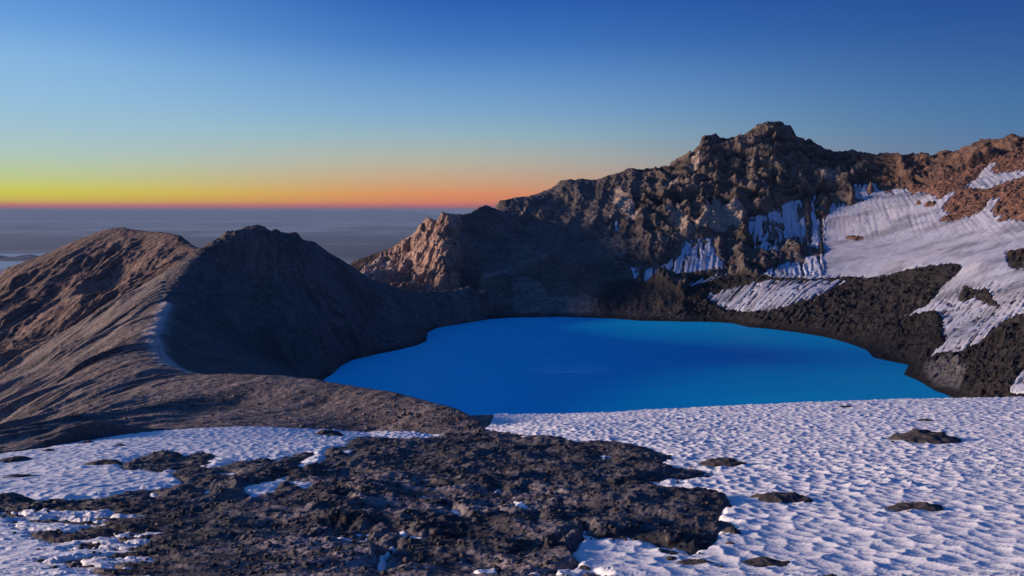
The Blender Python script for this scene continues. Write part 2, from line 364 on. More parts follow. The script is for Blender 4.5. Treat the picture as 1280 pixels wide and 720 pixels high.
# snow and ice on the far walls and slopes, with the distances between which it may lie
FAR_SNOW = [
    ([(787, 334), (800, 333), (797, 352), (790, 353)], 1000, 1400), ([(802, 338), (827, 331), (849, 320), (849, 300), (897, 296), (897, 322), (906, 325), (905, 337), (880, 342), (862, 346), (845, 347), (826, 345), (818, 350), (808, 357), (803, 356)], 1000, 1420),
    ([(845, 356), (870, 351), (900, 342), (912, 341), (905, 346), (880, 355), (862, 360)], 980, 1300),
    ([(934, 278), (945, 275), (944, 300), (937, 300)], 1100, 1450),
    ([(941, 310), (938, 302), (944, 272), (960, 264), (985, 252), (1003, 250), (1006, 262), (1010, 290), (1002, 312), (985, 314), (975, 318), (960, 316)], 1100, 1450),
    ([(1013, 243), (1022, 243), (1021, 270), (1034, 274), (1034, 300), (1022, 314), (1006, 312), (1012, 286)], 1100, 1450), ([(1032, 275), (1038, 252), (1060, 254), (1067, 262), (1067, 229), (1095, 229), (1098, 238), (1135, 237), (1138, 241), (1155, 240), (1168, 243), (1176, 250), (1185, 239), (1200, 236), (1208, 231), (1228, 215), (1233, 204), (1252, 203), (1254, 206), (1236, 211), (1244, 217), (1280, 212), (1400, 205), (1400, 218),
      (1280, 222), (1250, 232), (1236, 238), (1203, 236), (1183, 254), (1178, 262), (1190, 266), (1198, 260), (1205, 264), (1168, 275), (1192, 276), (1210, 270), (1232, 262), (1236, 250), (1250, 244), (1256, 246), (1244, 258), (1240, 268), (1262, 270), (1264, 275), (1290, 276), (1400, 280), (1400, 310),
      (1280, 313), (1257, 316), (1262, 330), (1270, 336), (1280, 335), (1400, 330), (1400, 345), (1280, 352), (1400, 356), (1400, 384), (1280, 394), (1255, 405), (1225, 430), (1205, 440), (1195, 443), (1178, 442), (1160, 450), (1168, 440), (1180, 430), (1175, 415), (1178, 405), (1170, 390), (1150, 393), (1127, 399), (1124, 397), (1160, 380),
      (1172, 362), (1185, 352), (1202, 334), (1190, 330), (1140, 338), (1110, 346), (1085, 350), (1060, 348), (1000, 350), (962, 348), (940, 345), (960, 338), (975, 332), (1005, 322), (1030, 318), (1022, 300), (1032, 292)], 640, 1460),
    ([(880, 372), (900, 362), (930, 354), (960, 350), (1000, 349), (1068, 350), (1045, 360), (1020, 374), (990, 384), (955, 391), (930, 392), (905, 388), (890, 380)], 940, 1200),
    ([(1260, 490), (1268, 472), (1279, 464), (1400, 450), (1400, 495), (1280, 496)], 450, 700),
    ([(767, 277), (773, 276), (776, 292), (770, 291)], 1100, 1450),
    ([(1143, 246), (1155, 244), (1150, 250), (1142, 251)], 1100, 1450),
]
FAR_HOLES = [([(1145, 253), (1153, 250), (1152, 256), (1143, 258)], 900, 1450), ([(1157, 254), (1170, 252), (1168, 259), (1155, 260)], 900, 1450), ([(1056, 297), (1068, 295), (1083, 298), (1075, 301), (1060, 300)], 900, 1450),
    ([(1083, 237), (1092, 236), (1091, 242), (1084, 241)], 900, 1450), ([(1205, 359), (1222, 366), (1232, 362), (1242, 376), (1250, 385), (1232, 380), (1218, 372), (1206, 378), (1198, 376)], 700, 1000),
    ([(975, 316), (985, 310), (1003, 312), (985, 318), (978, 320)], 900, 1450), ([(1244, 276), (1258, 270), (1262, 275), (1250, 279)], 900, 1300)]
snow_img = np.zeros((MH, MW), F32)
farm = np.zeros_like(X); farw = np.zeros_like(X)
for poly, d0, d1 in FAR_SNOW:
    im = blur(raster([poly]), 2)
    farm = np.maximum(farm, np.where((Y > d0) & (Y < d1), sample(im, PX, PY), 0))
    farw = np.maximum(farw, np.where((Y > d0) & (Y < d1), sample(blur(im, 4), PX, PY), 0))
for poly, d0, d1 in FAR_HOLES:
    im = blur(raster([poly]), 1)
    farm = np.minimum(farm, np.where((Y > d0) & (Y < d1), 1 - sample(im, PX, PY), 1))

# ------------------------------------------------------------------ which landform each point belongs to
def piece(v, pts):
    return np.interp(v, [p[0] for p in pts], [p[1] for p in pts])
PXc = 640 + FPX * U * math.cos(PITCH)         # column as a picture abscissa on the horizon
Fx = piece(PX, [(-200, 150), (0, 172), (75, 188), (150, 205), (225, 222), (300, 235), (380, 243), (460, 249), (540, 243), (590, 240), (612, 252), (620, 330), (640, 500), (1400, 520)])
G1 = piece(PX, [(-200, 700), (0, 640), (40, 662), (80, 684), (120, 702), (170, 725), (215, 748), (238, 772), (252, 800), (253, 9e3)])
G2 = piece(PX, [(200, 640), (205, 590), (225, 606), (260, 595), (300, 612), (340, 640), (380, 660), (410, 690), (640, 560), (641, 500)])
G3 = piece(PX, [(425, 9e3), (430, 880), (460, 905), (480, 950), (520, 1005), (560, 1045), (590, 1075), (610, 1080), (640, 1075), (760, 1090), (900, 1075)])
REG = np.full(X.shape, 5, int)                # 5 = far wall
REG[(PX > 1030) & (Y < 1340) | (PX > 930) & (Y < 1060)] = 6
PXo = PX; PX = PX + 5 * perlin2(X / 25, (Y + Z) / 25, 400) * (Y > 900)
REG[(PX > 858) & (Y < 1135) & (PY > 346)] = 6
REG[(PX < 640) & (Y < G3)] = 3                # dark hill and the talus shore
REG[(PX > 425) & (PX < 577) & (Y >= G3)] = 4  # cliff with teeth
REG[(PX <= 425) & (Y >= 860)] = 3
REG[(Y < G2) & (PX < 640) & (Y < 720) & ~((PX < 204) & (Y > G1))] = 1
REG[(PX < 204) & (Y < G1)] = 1
REG[(PX >= 204) & (PX < 250) & (Y < G1 + 30) & (Y >= G2) & (Y < 780)] = 3
REG[(PX < 253) & (Y >= G1)] = 2
REG[(PX <= 320) & (Y >= 1010)] = 2
PX = PXo
REG[Y < Fx] = 0
REG[(PX >= 617) & (Y < 520)] = 0

def soft(mask, it=3):
    m = mask.astype(F32)
    for _ in range(it):
        m[1:-1] = (m[:-2] + m[1:-1] * 2 + m[2:]) / 4
        m[:, 1:-1] = (m[:, :-2] + m[:, 1:-1] * 2 + m[:, 2:]) / 4
    return m
w = [soft(REG == k) for k in range(7)]

# ------------------------------------------------------------------ relief
DZ = np.zeros_like(X); DX = np.zeros_like(X); DYY = np.zeros_like(X)
COL = np.zeros(X.shape + (3,), F32)
def sel(k, pad=0):
    return w[k] > 0.001
def put(arr, s, k, val):
    arr[s] += w[k][s] * val
SNOWH = np.full(X.shape, -9.0)                 # snow surface height above the base
SC = np.full(X.shape + (3,), .5, F32)
def mixc(a, b, t):
    t = np.clip(t, 0, 1)[..., None]; return np.array(a, F32) * (1 - t) + np.array(b, F32) * t

# 0: foreground: lava hummocks and sun-cupped snow
s = sel(0); x = X[s]; y = Y[s]
wx = x + 2.2 * perlin2(x / 6, y / 6, 50); wy = y + 2.2 * perlin2(x / 6, y / 6, 51)
band = sstep(PX[s], 300, 120) * sstep(PY[s], 624, 640)
rk = sample(fore_rock, PX[s] + 5 * perlin2(x / 3.0, y / 4.0, 60) + 2 * perlin2(x / .8, y / 1.1, 61), PY[s] + 2.0 * perlin2(x / 3.0, y / 4.0, 62) + .8 * perlin2(x / .8, y / 1.1, 63))
vein = sstep(fbm2(x / 9, y / 14, 4, 68, .55, True), .52, .78) * sstep(y, 110, 60)
rk = rk - vein * .75 * sstep(fbm2(x / 20, y / 20, 2, 69), -.1, .2)
rk = np.clip(rk + .22 * fbm2(x / 2.4, y / 2, 4, 64, .6) * (rk > .02) * (rk < .98) + band * (-.15 + 2.0 * fbm2(x / 9 + .25 * y / 9, y / .9, 4, 65, .6) + .5 * fbm2(x / 1.2, y / .5, 3, 67)) - band * .12, 0, 1)
f1a, f2a = worley(wx / 7.0, wy / 8.5, 11); f1b, f2b = worley(wx / 2.6, wy / 3.0, 12); f1c, _ = worley(x / .95, y / 1.1, 13)
hum = .70 * (.62 - f1a) + .42 * (.6 - f1b) + .10 * (.55 - f1c) + 1.4 * fbm2(x / 13, y / 13, 4, 70) + .36 * fbm2(x / 3.2, y / 2.2, 5, 72, .58, True) + .10 * fbm2(x / .6, y / .6, 3, 75)
near = sstep(y, 10, 90)
hum *= .48 + .75 * near
lay = fbm2(x / 18 + .2 * y / 18, y / 2.2, 4, 77, ridged=True)              # the banded left part
left = sstep(PX[s], 420, 200) * sstep(PY[s], 600, 650)
hum = hum * (1 - .55 * left) + .38 * lay * left
put(DZ, s, 0, rk * (hum - .22) - (1 - rk) * .7)
c1, c2 = worley((x + .5 * perlin2(x / 5, y / 5, 20)) / 1.5, (y + .5 * perlin2(x / 5, y / 5, 21)) / 1.95, 22)
d1, d2 = worley(x / .8, y / .7, 23)
cup = (.52 + .22 * fbm2(x / 15, y / 15, 3, 18)) * (c1 ** 2 - .25) + .045 * (d1 ** 2 - .3) + .45 * fbm2(x / 14, y / 10, 4, 25) + .02 * fbm2(x / .4, y / .4, 2, 27)
wind = sstep(PX[s], 520, 250)                    # the left field is smoother, with long low ripples
cup = cup * (1 - .45 * wind) + wind * .10 * fbm2(x / 4.5 + .3 * y / 4.5, y / 1.1, 3, 28, ridged=True)
cup = cup * (.6 + .5 * sstep(y, 20, 120))
SNOWH[s] = cup + .12 - rk * .95
tintn = fbm2(x / 9, y / 9, 4, 80); t2 = fbm2(x / 1.2, y / 1.2, 3, 84)
c = mixc((.014, .013, .014), (.130, .112, .108), .5 + .9 * tintn + .6 * t2)
c = mixc(0, 0, 0 * tintn) + c
ash = .85 * sstep(tintn + .5 * t2 + .35 * (.5 - f1b), -.05, .40) * sstep(PX[s], 250, 400) * sstep(PX[s], 800, 600) * sstep(PY[s], 570, 620)
c = c * (1 - ash[:, None]) + np.array((.27, .215, .20), F32) * ash[:, None]
COL[s] += w[0][s][:, None] * c

# 1: rim: mound, flank
s = sel(1); x = X[s]; y = Y[s]; px = PX[s]
ua = (x * .60 + y * .80); ub = (x * .80 - y * .60)              # ua runs down the outer slope, ub across it
ub = ub + 3 * perlin2(ua / 60, ub / 40, 99)
st = fbm2(ua / 190, ub / 22, 3, 100, .5, True)
fl = sstep(px, 260, 120)
pb = fbm2(x / 5, y / 5, 3, 110)
put(DZ, s, 1, fl * 4.2 * st * (.55 + 1.3 * sstep(fbm2(x / 60, y / 60, 2, 97), -.3, .4)) + fl * .5 * fbm2(ua / 50, ub / 8, 2, 104, .5, True) + (.35 + .1 * fl) * pb + .6 * fbm2(x / 18, y / 18, 3, 114))
c = mixc((.062, .056, .058), (.29, .245, .225), .5 + .8 * fbm2(ua / 60, ub / 6, 4, 120) + .35 * pb)
red = sstep(fbm2(ua / 90, ub / 14, 3, 124), .15, .5) * fl
c = c * (1 - red[:, None] * .6) + np.array((.21, .13, .10), F32) * red[:, None] * .6
dk = sstep(st, .1, -.4) * fl
c *= (1 - .6 * dk[:, None])
# pale ash along the crest of the arete
crx = np.array([P(*p)[0] for p in CREST]); cry = np.array([P(*p)[1] for p in CREST])
dm = np.full(x.shape, 1e9)
for i in range(8, len(crx) - 1):
    ax, ay, bx, by = crx[i], cry[i], crx[i + 1], cry[i + 1]
    tt = np.clip(((x - ax) * (bx - ax) + (y - ay) * (by - ay)) / ((bx - ax) ** 2 + (by - ay) ** 2), 0, 1)
    dm = np.minimum(dm, (x - ax - tt * (bx - ax)) ** 2 + (y - ay - tt * (by - ay)) ** 2)
dm = np.sqrt(dm)
pale = sstep(dm + 5 * pb + 5 * fbm2(x / 20, y / 20, 2, 130), 9, 1.5)
c = c * (1 - pale[:, None] * .75) + np.array((.66, .58, .54), F32) * pale[:, None] * .75
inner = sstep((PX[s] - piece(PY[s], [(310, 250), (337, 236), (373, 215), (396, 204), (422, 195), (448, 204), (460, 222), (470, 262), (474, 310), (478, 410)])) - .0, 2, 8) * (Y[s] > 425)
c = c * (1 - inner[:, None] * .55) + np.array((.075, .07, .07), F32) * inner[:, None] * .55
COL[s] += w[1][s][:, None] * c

# 2: left mountain
s = sel(2); x = X[s]; y = Y[s]
ua = (x * .42 + y * .91); ub = (x * .91 - y * .42)
wb = ub + 14 * perlin2(ua / 90, ub / 60, 140)
g = fbm2(ua / 150, wb / 62, 5, 141, .5, True)
tp = sstep(np.abs(PY[s] - piece(PX[s], [(-160, 420), (0, 345), (32, 327), (82, 306), (112, 296), (154, 286), (200, 298), (250, 312)])), 0, 34)
put(DZ, s, 2, tp * 17.0 * (g - .22) + 1.5 * fbm2(ua / 30, wb / 9, 4, 146, .6, True) * (.3 + .7 * tp) + .6 * fbm2(x / 5, y / 5, 3, 148))
c = mixc((.040, .031, .031), (.175, .122, .106), .5 + .9 * fbm2(ua / 120, wb / 25, 5, 150) + .4 * g)
gr = sstep(fbm2(x / 70, y / 70, 3, 155), 0, .4)
c = c * (1 - gr[:, None] * .5) + np.array((.13, .115, .11), F32) * gr[:, None] * .5
lt = sstep(fbm2(ua / 80, wb / 7, 4, 158, .6, True), .32, .55) * .5
c = c * (1 - lt[:, None]) + np.array((.40, .28, .23), F32) * lt[:, None]
COL[s] += w[2][s][:, None] * c

# 3: dark hill
s = sel(3); x = X[s]; y = Y[s]
hx, hy = P(330, 285, 800)[:2]
ang = np.arctan2(x - hx, hy - y) + .22 * perlin2(x / 45, y / 45, 158) + .06 * perlin2(x / 14, y / 14, 159); rad = np.hypot(x - hx, y - hy)
g = fbm2(ang * 9, rad / 130, 5, 160, .55, True); g2 = fbm2(ang * 40 * (.3 + rad / 200), rad / 40, 4, 166, .6, True)
tp = sstep(rad, 5, 60)
blk = fbm2(x / 6, y / 6, 4, 170, .6)
put(DZ, s, 3, tp * 1.6 * g + .8 * g2 * tp + .55 * blk + 3.2 * blocks(x / 9, y / 9, 173) * sstep(rad, 95, 25) * sstep(PY[s], 312, 296) + 1.4 * fbm3(x / 16, y / 16, Z[s] / 9, 4, 174, .6, True) * sstep(PX[s], 420, 500))
c = mixc((.070, .063, .064), (.155, .138, .134), .5 + .8 * fbm2(ang * 14, rad / 60, 4, 176) + .4 * blk + .8 * fbm2(x / 45, y / 45, 4, 178))
tal = sstep(PY[s], 395, 440) * .35
c = c * (1 - tal[:, None]) + np.array((.045, .042, .044), F32) * tal[:, None]
gl = sstep(fbm2(ang * 30, rad / 25, 4, 180, .6) + .1, .25, .5) * sstep(PX[s], 330, 400) * .45
c = c * (1 - gl[:, None]) + np.array((.19, .18, .185), F32) * gl[:, None]
COL[s] += w[3][s][:, None] * c

# 4: cliff with teeth
s = sel(4); x = X[s]; y = Y[s]; z = Z[s]
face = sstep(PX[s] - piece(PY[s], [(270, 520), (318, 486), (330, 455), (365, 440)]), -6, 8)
q = fbm3(x / 26, y / 26, z / 60, 6, 190, .6, True); q2 = fbm3(x / 8, y / 8, z / 12, 4, 196, .6, True)
cb1 = blocks((.8 * x - .6 * y) / 14, z / 22, 180); cb2 = blocks((.8 * x - .6 * y) / 5.5, z / 8, 181)
tq = .8 * x - .6 * y + 4 * fbm2(x / 30, z / 30, 2, 187)
ribs = fbm2(tq / 15, z / 75, 5, 188, .55, True)
q = .45 * q + .75 * ribs
tp = sstep(PY[s] - piece(PX[s], [(440, 327), (480, 313), (515, 298), (527, 282), (533, 274), (545, 279), (553, 268), (570, 272), (605, 260)]), 0, 12)
put(DZ, s, 4, face * (.3 + .7 * tp) * (11.0 * q + 2.5 * q2 + 7 * cb1 + 4 * cb2) + .8 * fbm2(x / 6, y / 6, 3, 199)); put(DX, s, 4, face * tp * 4 * fbm3(x / 14, y / 14, z / 14, 3, 203))
c = mixc((.16, .105, .085), (.40, .275, .22), .45 + .3 * cb1 + .3 * cb2 + .9 * fbm3(x / 22, y / 22, z / 30, 5, 206) + .4 * q2)
pl = sstep(fbm3(x / 30, y / 30, z / 20, 3, 212) + sstep(PX[s], 500, 460) * .5, .2, .5)
c = c * (1 - pl[:, None] * .5) + np.array((.45, .40, .37), F32) * pl[:, None] * .5
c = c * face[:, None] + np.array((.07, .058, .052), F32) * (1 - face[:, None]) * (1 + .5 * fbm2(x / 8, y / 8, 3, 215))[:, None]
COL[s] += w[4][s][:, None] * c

# 5: far wall
s = sel(5); x = X[s]; y = Y[s]; z = Z[s]; px = PX[s]; py = PY[s]
sky = piece(px, [(570, 272), (624, 253), (665, 247), (700, 228), (777, 217), (835, 210), (874, 188), (917, 177), (960, 156), (997, 174), (1060, 195), (1200, 192), (1240, 176), (1300, 176)])
tp = sstep(py - sky, 0, 16)
rough = .35 + .65 * sstep(px, 740, 860)
wz = z + 5 * perlin2(x / 60, y / 60, 220); zz0 = z + .03 * x
q = fbm3(x / 42, y / 42, z / 70, 5, 221, .5, True); q2 = fbm3(x / 14, y / 14, wz / 16, 4, 228, .68, True)
strat = fbm2(x / 150, wz / 7.0, 4, 233, .65)
col5 = fbm2(x / 7 + .3 * y / 7, z / 45, 4, 237, .6, True)
bigc = fbm2((x - .22 * y) / 38 + .15 * perlin2(z / 30, x / 60, 217), z / 150, 5, 218, .56, True)
jx = x + 6 * perlin2(x / 25, z / 25, 205); jz = zz0 + 5 * perlin2(x / 20, z / 20, 206)
bk1 = blocks(jx / 52, jz / 19, 207); bk2 = blocks(jx / 17, jz / 8, 208); bk3 = blocks(jx / 4.6, jz / 4, 209)
D5 = (4.5 * q * rough + (8 * bk1 + 2.6 * bk2 + 1.1 * bk3) * rough + 1.2 * q2 * rough + 16 * bigc * rough + 4.0 * strat * sstep(px, 740, 860) + 2.0 * col5) * (.30 + .70 * tp) + 2.0 * (1 - tp) * fbm2(x / 9, y / 30, 4, 219, .6, True)
low = sstep(py, 300, 340) * sstep(px, 800, 740)
D5 = D5 * (1 - .3 * low)
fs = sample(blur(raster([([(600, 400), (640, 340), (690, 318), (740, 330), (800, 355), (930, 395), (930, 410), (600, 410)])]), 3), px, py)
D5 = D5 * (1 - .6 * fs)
put(DX, s, 5, tp * rough * 3.5 * fbm3(x / 20, y / 20, z / 18, 3, 241))
fm = farm[s]
hb = 15 + 3 * perlin2(x / 120, y / 120, 215); zz = z + 7 * fbm2(x / 70, y / 70, 3, 216) + .03 * x
terr = sstep(px, 750, 840) * sstep(z, 60, 120)
ph = (zz / hb) % 1.0
D5 = D5 + terr * hb * .5 * (sstep(ph, .25, .62) - ph)
rockd = D5 + .8 * fbm2(x / 5, y / 5, 3, 244, .6, True)
put(DZ, s, 5, rockd * (1 - .82 * fm) - 1.2 * fm)
fines = fbm2(x / 90, wz / 3.4, 3, 244, .6)
c = mixc((.030, .027, .027), (.165, .138, .126), .46 + .6 * fbm3(x / 60, y / 60, wz / 22, 5, 245) + .55 * strat + .6 * fines + .3 * bk1 + .25 * bk2 + .35 * col5 + .35 * terr * (sstep((zz / hb) % 1.0, .3, .7) - .5))
gy = sstep(px, 800, 720) * .75
c = c * (1 - gy[:, None]) + mixc((.085, .079, .082), (.195, .175, .172), .5 + .9 * fbm3(x / 40, y / 40, z / 40, 5, 250)) * gy[:, None]
TAN = [[(764, 250), (775, 243), (782, 250), (796, 262), (797, 284), (786, 272), (768, 260)], [(832, 266), (842, 263), (856, 270), (862, 282), (880, 284), (885, 262), (905, 255), (922, 258), (936, 268), (930, 290), (905, 294), (880, 298), (862, 300), (848, 290), (840, 276)],
       [(1022, 222), (1040, 214), (1050, 225), (1048, 238), (1030, 240)], [(860, 215), (876, 200), (880, 212), (868, 226)], [(838, 232), (850, 228), (846, 250), (836, 252)]]
tn = sstep(sample(blur(raster(TAN), 3), px + 5 * q2, py + 5 * q) + .35 * fbm3(x / 10, y / 10, z / 10, 3, 247), .35, .7) * .8
c = c * (1 - tn[:, None]) + mixc((.27, .22, .19), (.42, .35, .30), .5 + .8 * q2) * tn[:, None]
rd = sstep(px, 1050, 1120) * sstep(py, 320, 250)
c = c * (1 - rd[:, None] * .75) + mixc((.045, .031, .027), (.165, .095, .072), .5 + .6 * strat + .5 * q2) * rd[:, None] * .75
PB = sstep(sample(blur(raster([[(640, 352), (655, 345), (672, 352), (690, 372), (735, 370), (745, 392), (640, 392)], [(598, 348), (640, 334), (683, 320), (690, 323), (642, 340), (602, 355)], [(776, 389), (800, 390), (850, 394), (900, 398), (880, 402), (780, 397)]]), 3), px, py) + .3 * fbm3(x / 8, y / 8, z / 5, 4, 257), .35, .75)
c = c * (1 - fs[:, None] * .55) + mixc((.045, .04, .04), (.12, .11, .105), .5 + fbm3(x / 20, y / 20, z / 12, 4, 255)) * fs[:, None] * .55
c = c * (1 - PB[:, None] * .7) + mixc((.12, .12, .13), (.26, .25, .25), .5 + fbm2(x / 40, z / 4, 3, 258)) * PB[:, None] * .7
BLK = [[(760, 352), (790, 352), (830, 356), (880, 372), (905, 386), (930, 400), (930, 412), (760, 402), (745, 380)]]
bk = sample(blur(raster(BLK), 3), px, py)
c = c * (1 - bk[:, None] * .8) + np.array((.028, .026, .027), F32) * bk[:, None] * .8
cr = sstep(strat + .4 * q2, .15, -.45) * .6 * rough
c *= (1 - cr[:, None])
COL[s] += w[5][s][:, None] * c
xf = x - .30 * y + 2 * perlin2(x / 30, y / 30, 259)
dirt5 = sstep(fbm2(xf / 4.5, z / 60, 4, 310, .65) + .4 * fbm2(x / 25, z / 25, 3, 314), -.05, .40)
SC[s] = mixc((.48, .50, .56), (.13, .12, .12), dirt5 * .85)
flute = fbm2(xf / 6.5, y / 120, 3, 260, .6, True)
fw = farw[s]; edge = 4 * fw * (1 - fw)
mm = (.8 * fm + .2 * fw + .08 * (fm > .3) + .5 * edge * fbm2(xf / 6, z / 70, 3, 263, .6)) * (1 + .25 * fbm2(xf / 7, z / 60, 3, 264, .6)) + .40 * fbm2(xf / 7, z / 55, 3, 265, .6) + .3 * fbm2(x / 12, z / 12, 4, 268, .65) + .03
mm = np.where(fw > .03, mm - .8 * sstep(fbm2(xf / 15, z / 90, 3, 269, .6, True), .55, .8) * sstep(px, 1100, 1060), 0)
SNOWH[s] = np.where(w[5][s] > .5, 2.4 * flute + .8 * fbm2(x / 10, y / 10, 3, 266) - 7 * (1 - sstep(mm, .15, .85)) + 1.2, SNOWH[s])

# 6: glacier bowl, moraine
s = sel(6); x = X[s]; y = Y[s]; z = Z[s]; px = PX[s]; py = PY[s]
ua = (x * .72 + y * .69); ub = (x * .69 - y * .72)
q = fbm3(x / 22, y / 22, z / 22, 6, 270, .6, True); st = fbm2(ua / 70, ub / 5.5, 5, 276, .6, True)
fm = farm[s]
mb = blocks(x / 9 + perlin2(x / 9, y / 9, 268), (y + z) / 9, 269); mb2 = blocks(x / 4, (y + z) / 4, 267)
put(DZ, s, 6, (4.5 * q + 2.6 * mb + 1.4 * mb2 + 1.5 * st + .8 * fbm2(x / 3.5, y / 3.5, 3, 281, .6)) * (1 - .82 * fm) - 1.0 * fm)
c = mixc((.006, .006, .007), (.026, .024, .025), .5 + .8 * fbm2(x / 14, y / 14, 4, 284) + .3 * q)
mst = sstep(st + .4 * fbm2(x / 25, y / 25, 3, 287), .28, .6) * .55
c = c * (1 - mst[:, None]) + np.array((.042, .038, .038), F32) * mst[:, None]
rd = sstep(py, 330, 290) * .85
c = c * (1 - rd[:, None]) + mixc((.07, .042, .034), (.21, .115, .085), .5 + .7 * q) * rd[:, None]
gl = sstep(sample(blur(raster([[(1150, 455), (1195, 448), (1210, 460), (1200, 490), (1165, 485)]]), 3), px, py) + .5 * fbm2(x / 5, y / 5, 4, 286, .6), .5, .9) * .6
c = c * (1 - gl[:, None]) + np.array((.16, .16, .165), F32) * gl[:, None]
COL[s] += w[6][s][:, None] * c
# dirt stripes run down the tongue and over the low bench
stripe = fbm2(ua / 70, ub / 3.2, 4, 290, .65)
lowz = np.maximum(sstep(py, 340, 375) * sstep(px, 1150, 1180), sample(blur(raster([[(880, 355), (960, 349), (1072, 350), (1045, 362), (1020, 376), (985, 388), (890, 394)]]), 2), px, py))
fw = farw[s]; edge = 4 * fw * (1 - fw)
mm = np.where(fw > .03, .5 * fm + .5 * fw + .75 * edge * fbm2(ua / 60, ub / 4.2, 3, 293, .6) + (.22 + .8 * lowz) * (stripe - .13 * lowz) + (.42 + .3 * lowz) * fbm2(x / 11, y / 11, 5, 295, .65) + .16 * fbm2(ua / 12, ub / 3, 3, 296), 0)
xf = x - .34 * y
dirt6 = sstep(fbm2(ua / 50, ub / 2.6, 4, 305, .65) + .35 * fbm2(x / 40, y / 40, 3, 308), -.12, .32) * (.4 + .6 * lowz)
SC[s] = mixc((.44, .45, .50), (.14, .13, .135), dirt6 * .9) * (1 - .45 * sstep(fbm2(x / 90, y / 45, 4, 309, .6), -.05, .35))[:, None]
rip = 1.3 * fbm2(xf / 7, y / 130, 3, 301, .55, True) * sstep(py, 315, 270) + .2 * fbm2(ua / 25, ub / 4, 3, 297, .6, True) + .6 * fbm2(x / 20, y / 20, 3, 299)
SNOWH[s] = np.where(w[6][s] > .5, rip - 5 * (1 - sstep(mm, .15, .85)) + 1.0, SNOWH[s])

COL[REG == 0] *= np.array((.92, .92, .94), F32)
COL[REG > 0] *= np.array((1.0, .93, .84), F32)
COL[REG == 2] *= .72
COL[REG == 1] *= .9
wet = (Y > 430) & (Y < 1110) & (X > -330) & (REG != 2)
wetf = np.where(wet, sstep(Z, 5, 1), 0) * (1 - np.clip(farm, 0, 1))
COL *= (1 - .5 * wetf)[..., None]
# terrain is allowed to dip under the lake only inside the shoreline
ZR = Z + DZ; XR = X + DX; YR = Y
SN = Z + SNOWH
insh = np.zeros(X.shape, bool); poly = [(p[0], p[1]) for p in SH + SHH]
lm = (Y > 430) & (Y < 1110)
gx, gy = X[lm], Y[lm]; ins = np.zeros(gx.shape, bool)
for i in range(len(poly)):
    ax, ay = poly[i]; bx, by = poly[(i + 1) % len(poly)]
    if ay == by: continue
    ins ^= ((ay > gy) != (by > gy)) & (gx < (bx - ax) * (gy - ay) / (by - ay) + ax)
insh[lm] = ins
shore_soft = sstep(np.abs(Z), 0, 6)
near_lake = (Y > 430) & (Y < 1110) & (REG != 2) & (X > -330)
shore_soft = sstep(np.abs(Z), 0, 12)
ZR = np.where(near_lake & (np.abs(Z) < 12), Z + DZ * (.12 + .88 * shore_soft), ZR)
ZR = np.where(insh & (Y > 600), np.minimum(ZR, -.4), ZR)

# ------------------------------------------------------------------ meshes
def all_normals(XX, YY, ZZ):
    v = np.stack([XX, YY, ZZ], -1)
    du = np.empty_like(v); dv = np.empty_like(v)
    du[:, 1:-1] = v[:, 2:] - v[:, :-2]; du[:, 0] = v[:, 1] - v[:, 0]; du[:, -1] = v[:, -1] - v[:, -2]
    dv[1:-1] = v[2:] - v[:-2]; dv[0] = v[1] - v[0]; dv[-1] = v[-1] - v[-2]
    nn = np.cross(du, dv); nn /= np.linalg.norm(nn, axis=-1)[..., None] + 1e-12
    return nn
def grid_object(name, keep, XX, YY, ZZ, NN, mat, cols=None, label=None, kind='structure'):
    """keep: boolean per cell (NR-1, NC-1)"""
    fi, fj = np.nonzero(keep)
    if not len(fi): return None
    quad = np.stack([fi * NC + fj, fi * NC + fj + 1, (fi + 1) * NC + fj + 1, (fi + 1) * NC + fj], 1)
    used, inv = np.unique(quad, return_inverse=True)
    inv = inv.reshape(-1).astype(np.int32)
    co = np.stack([XX.ravel()[used], YY.ravel()[used], ZZ.ravel()[used]], 1).astype(F32)
    me = bpy.data.meshes.new(name)
    me.vertices.add(len(co)); me.vertices.foreach_set('co', co.ravel())
    me.loops.add(len(inv)); me.loops.foreach_set('vertex_index', inv)
    me.polygons.add(len(quad)); me.polygons.foreach_set('loop_start', np.arange(0, len(inv), 4, dtype=np.int32))
    me.update(calc_edges=True)
    me.polygons.foreach_set('use_smooth', np.ones(len(quad), bool))
    if cols is not None:
        at = me.color_attributes.new('tint', 'FLOAT_COLOR', 'POINT')
        cv = np.ones((len(used), 4), F32); cv[:, :3] = np.clip(cols.reshape(-1, 3)[used], .004, .8); at.data.foreach_set('color', cv.ravel())
    me.normals_split_custom_set_from_vertices(NN.reshape(-1, 3)[used].astype(F32))
    me.materials.append(mat)
    o = bpy.data.objects.new(name, me); scn.collection.objects.link(o)
    o['kind'] = kind
    if label: o['label'] = label
    return o

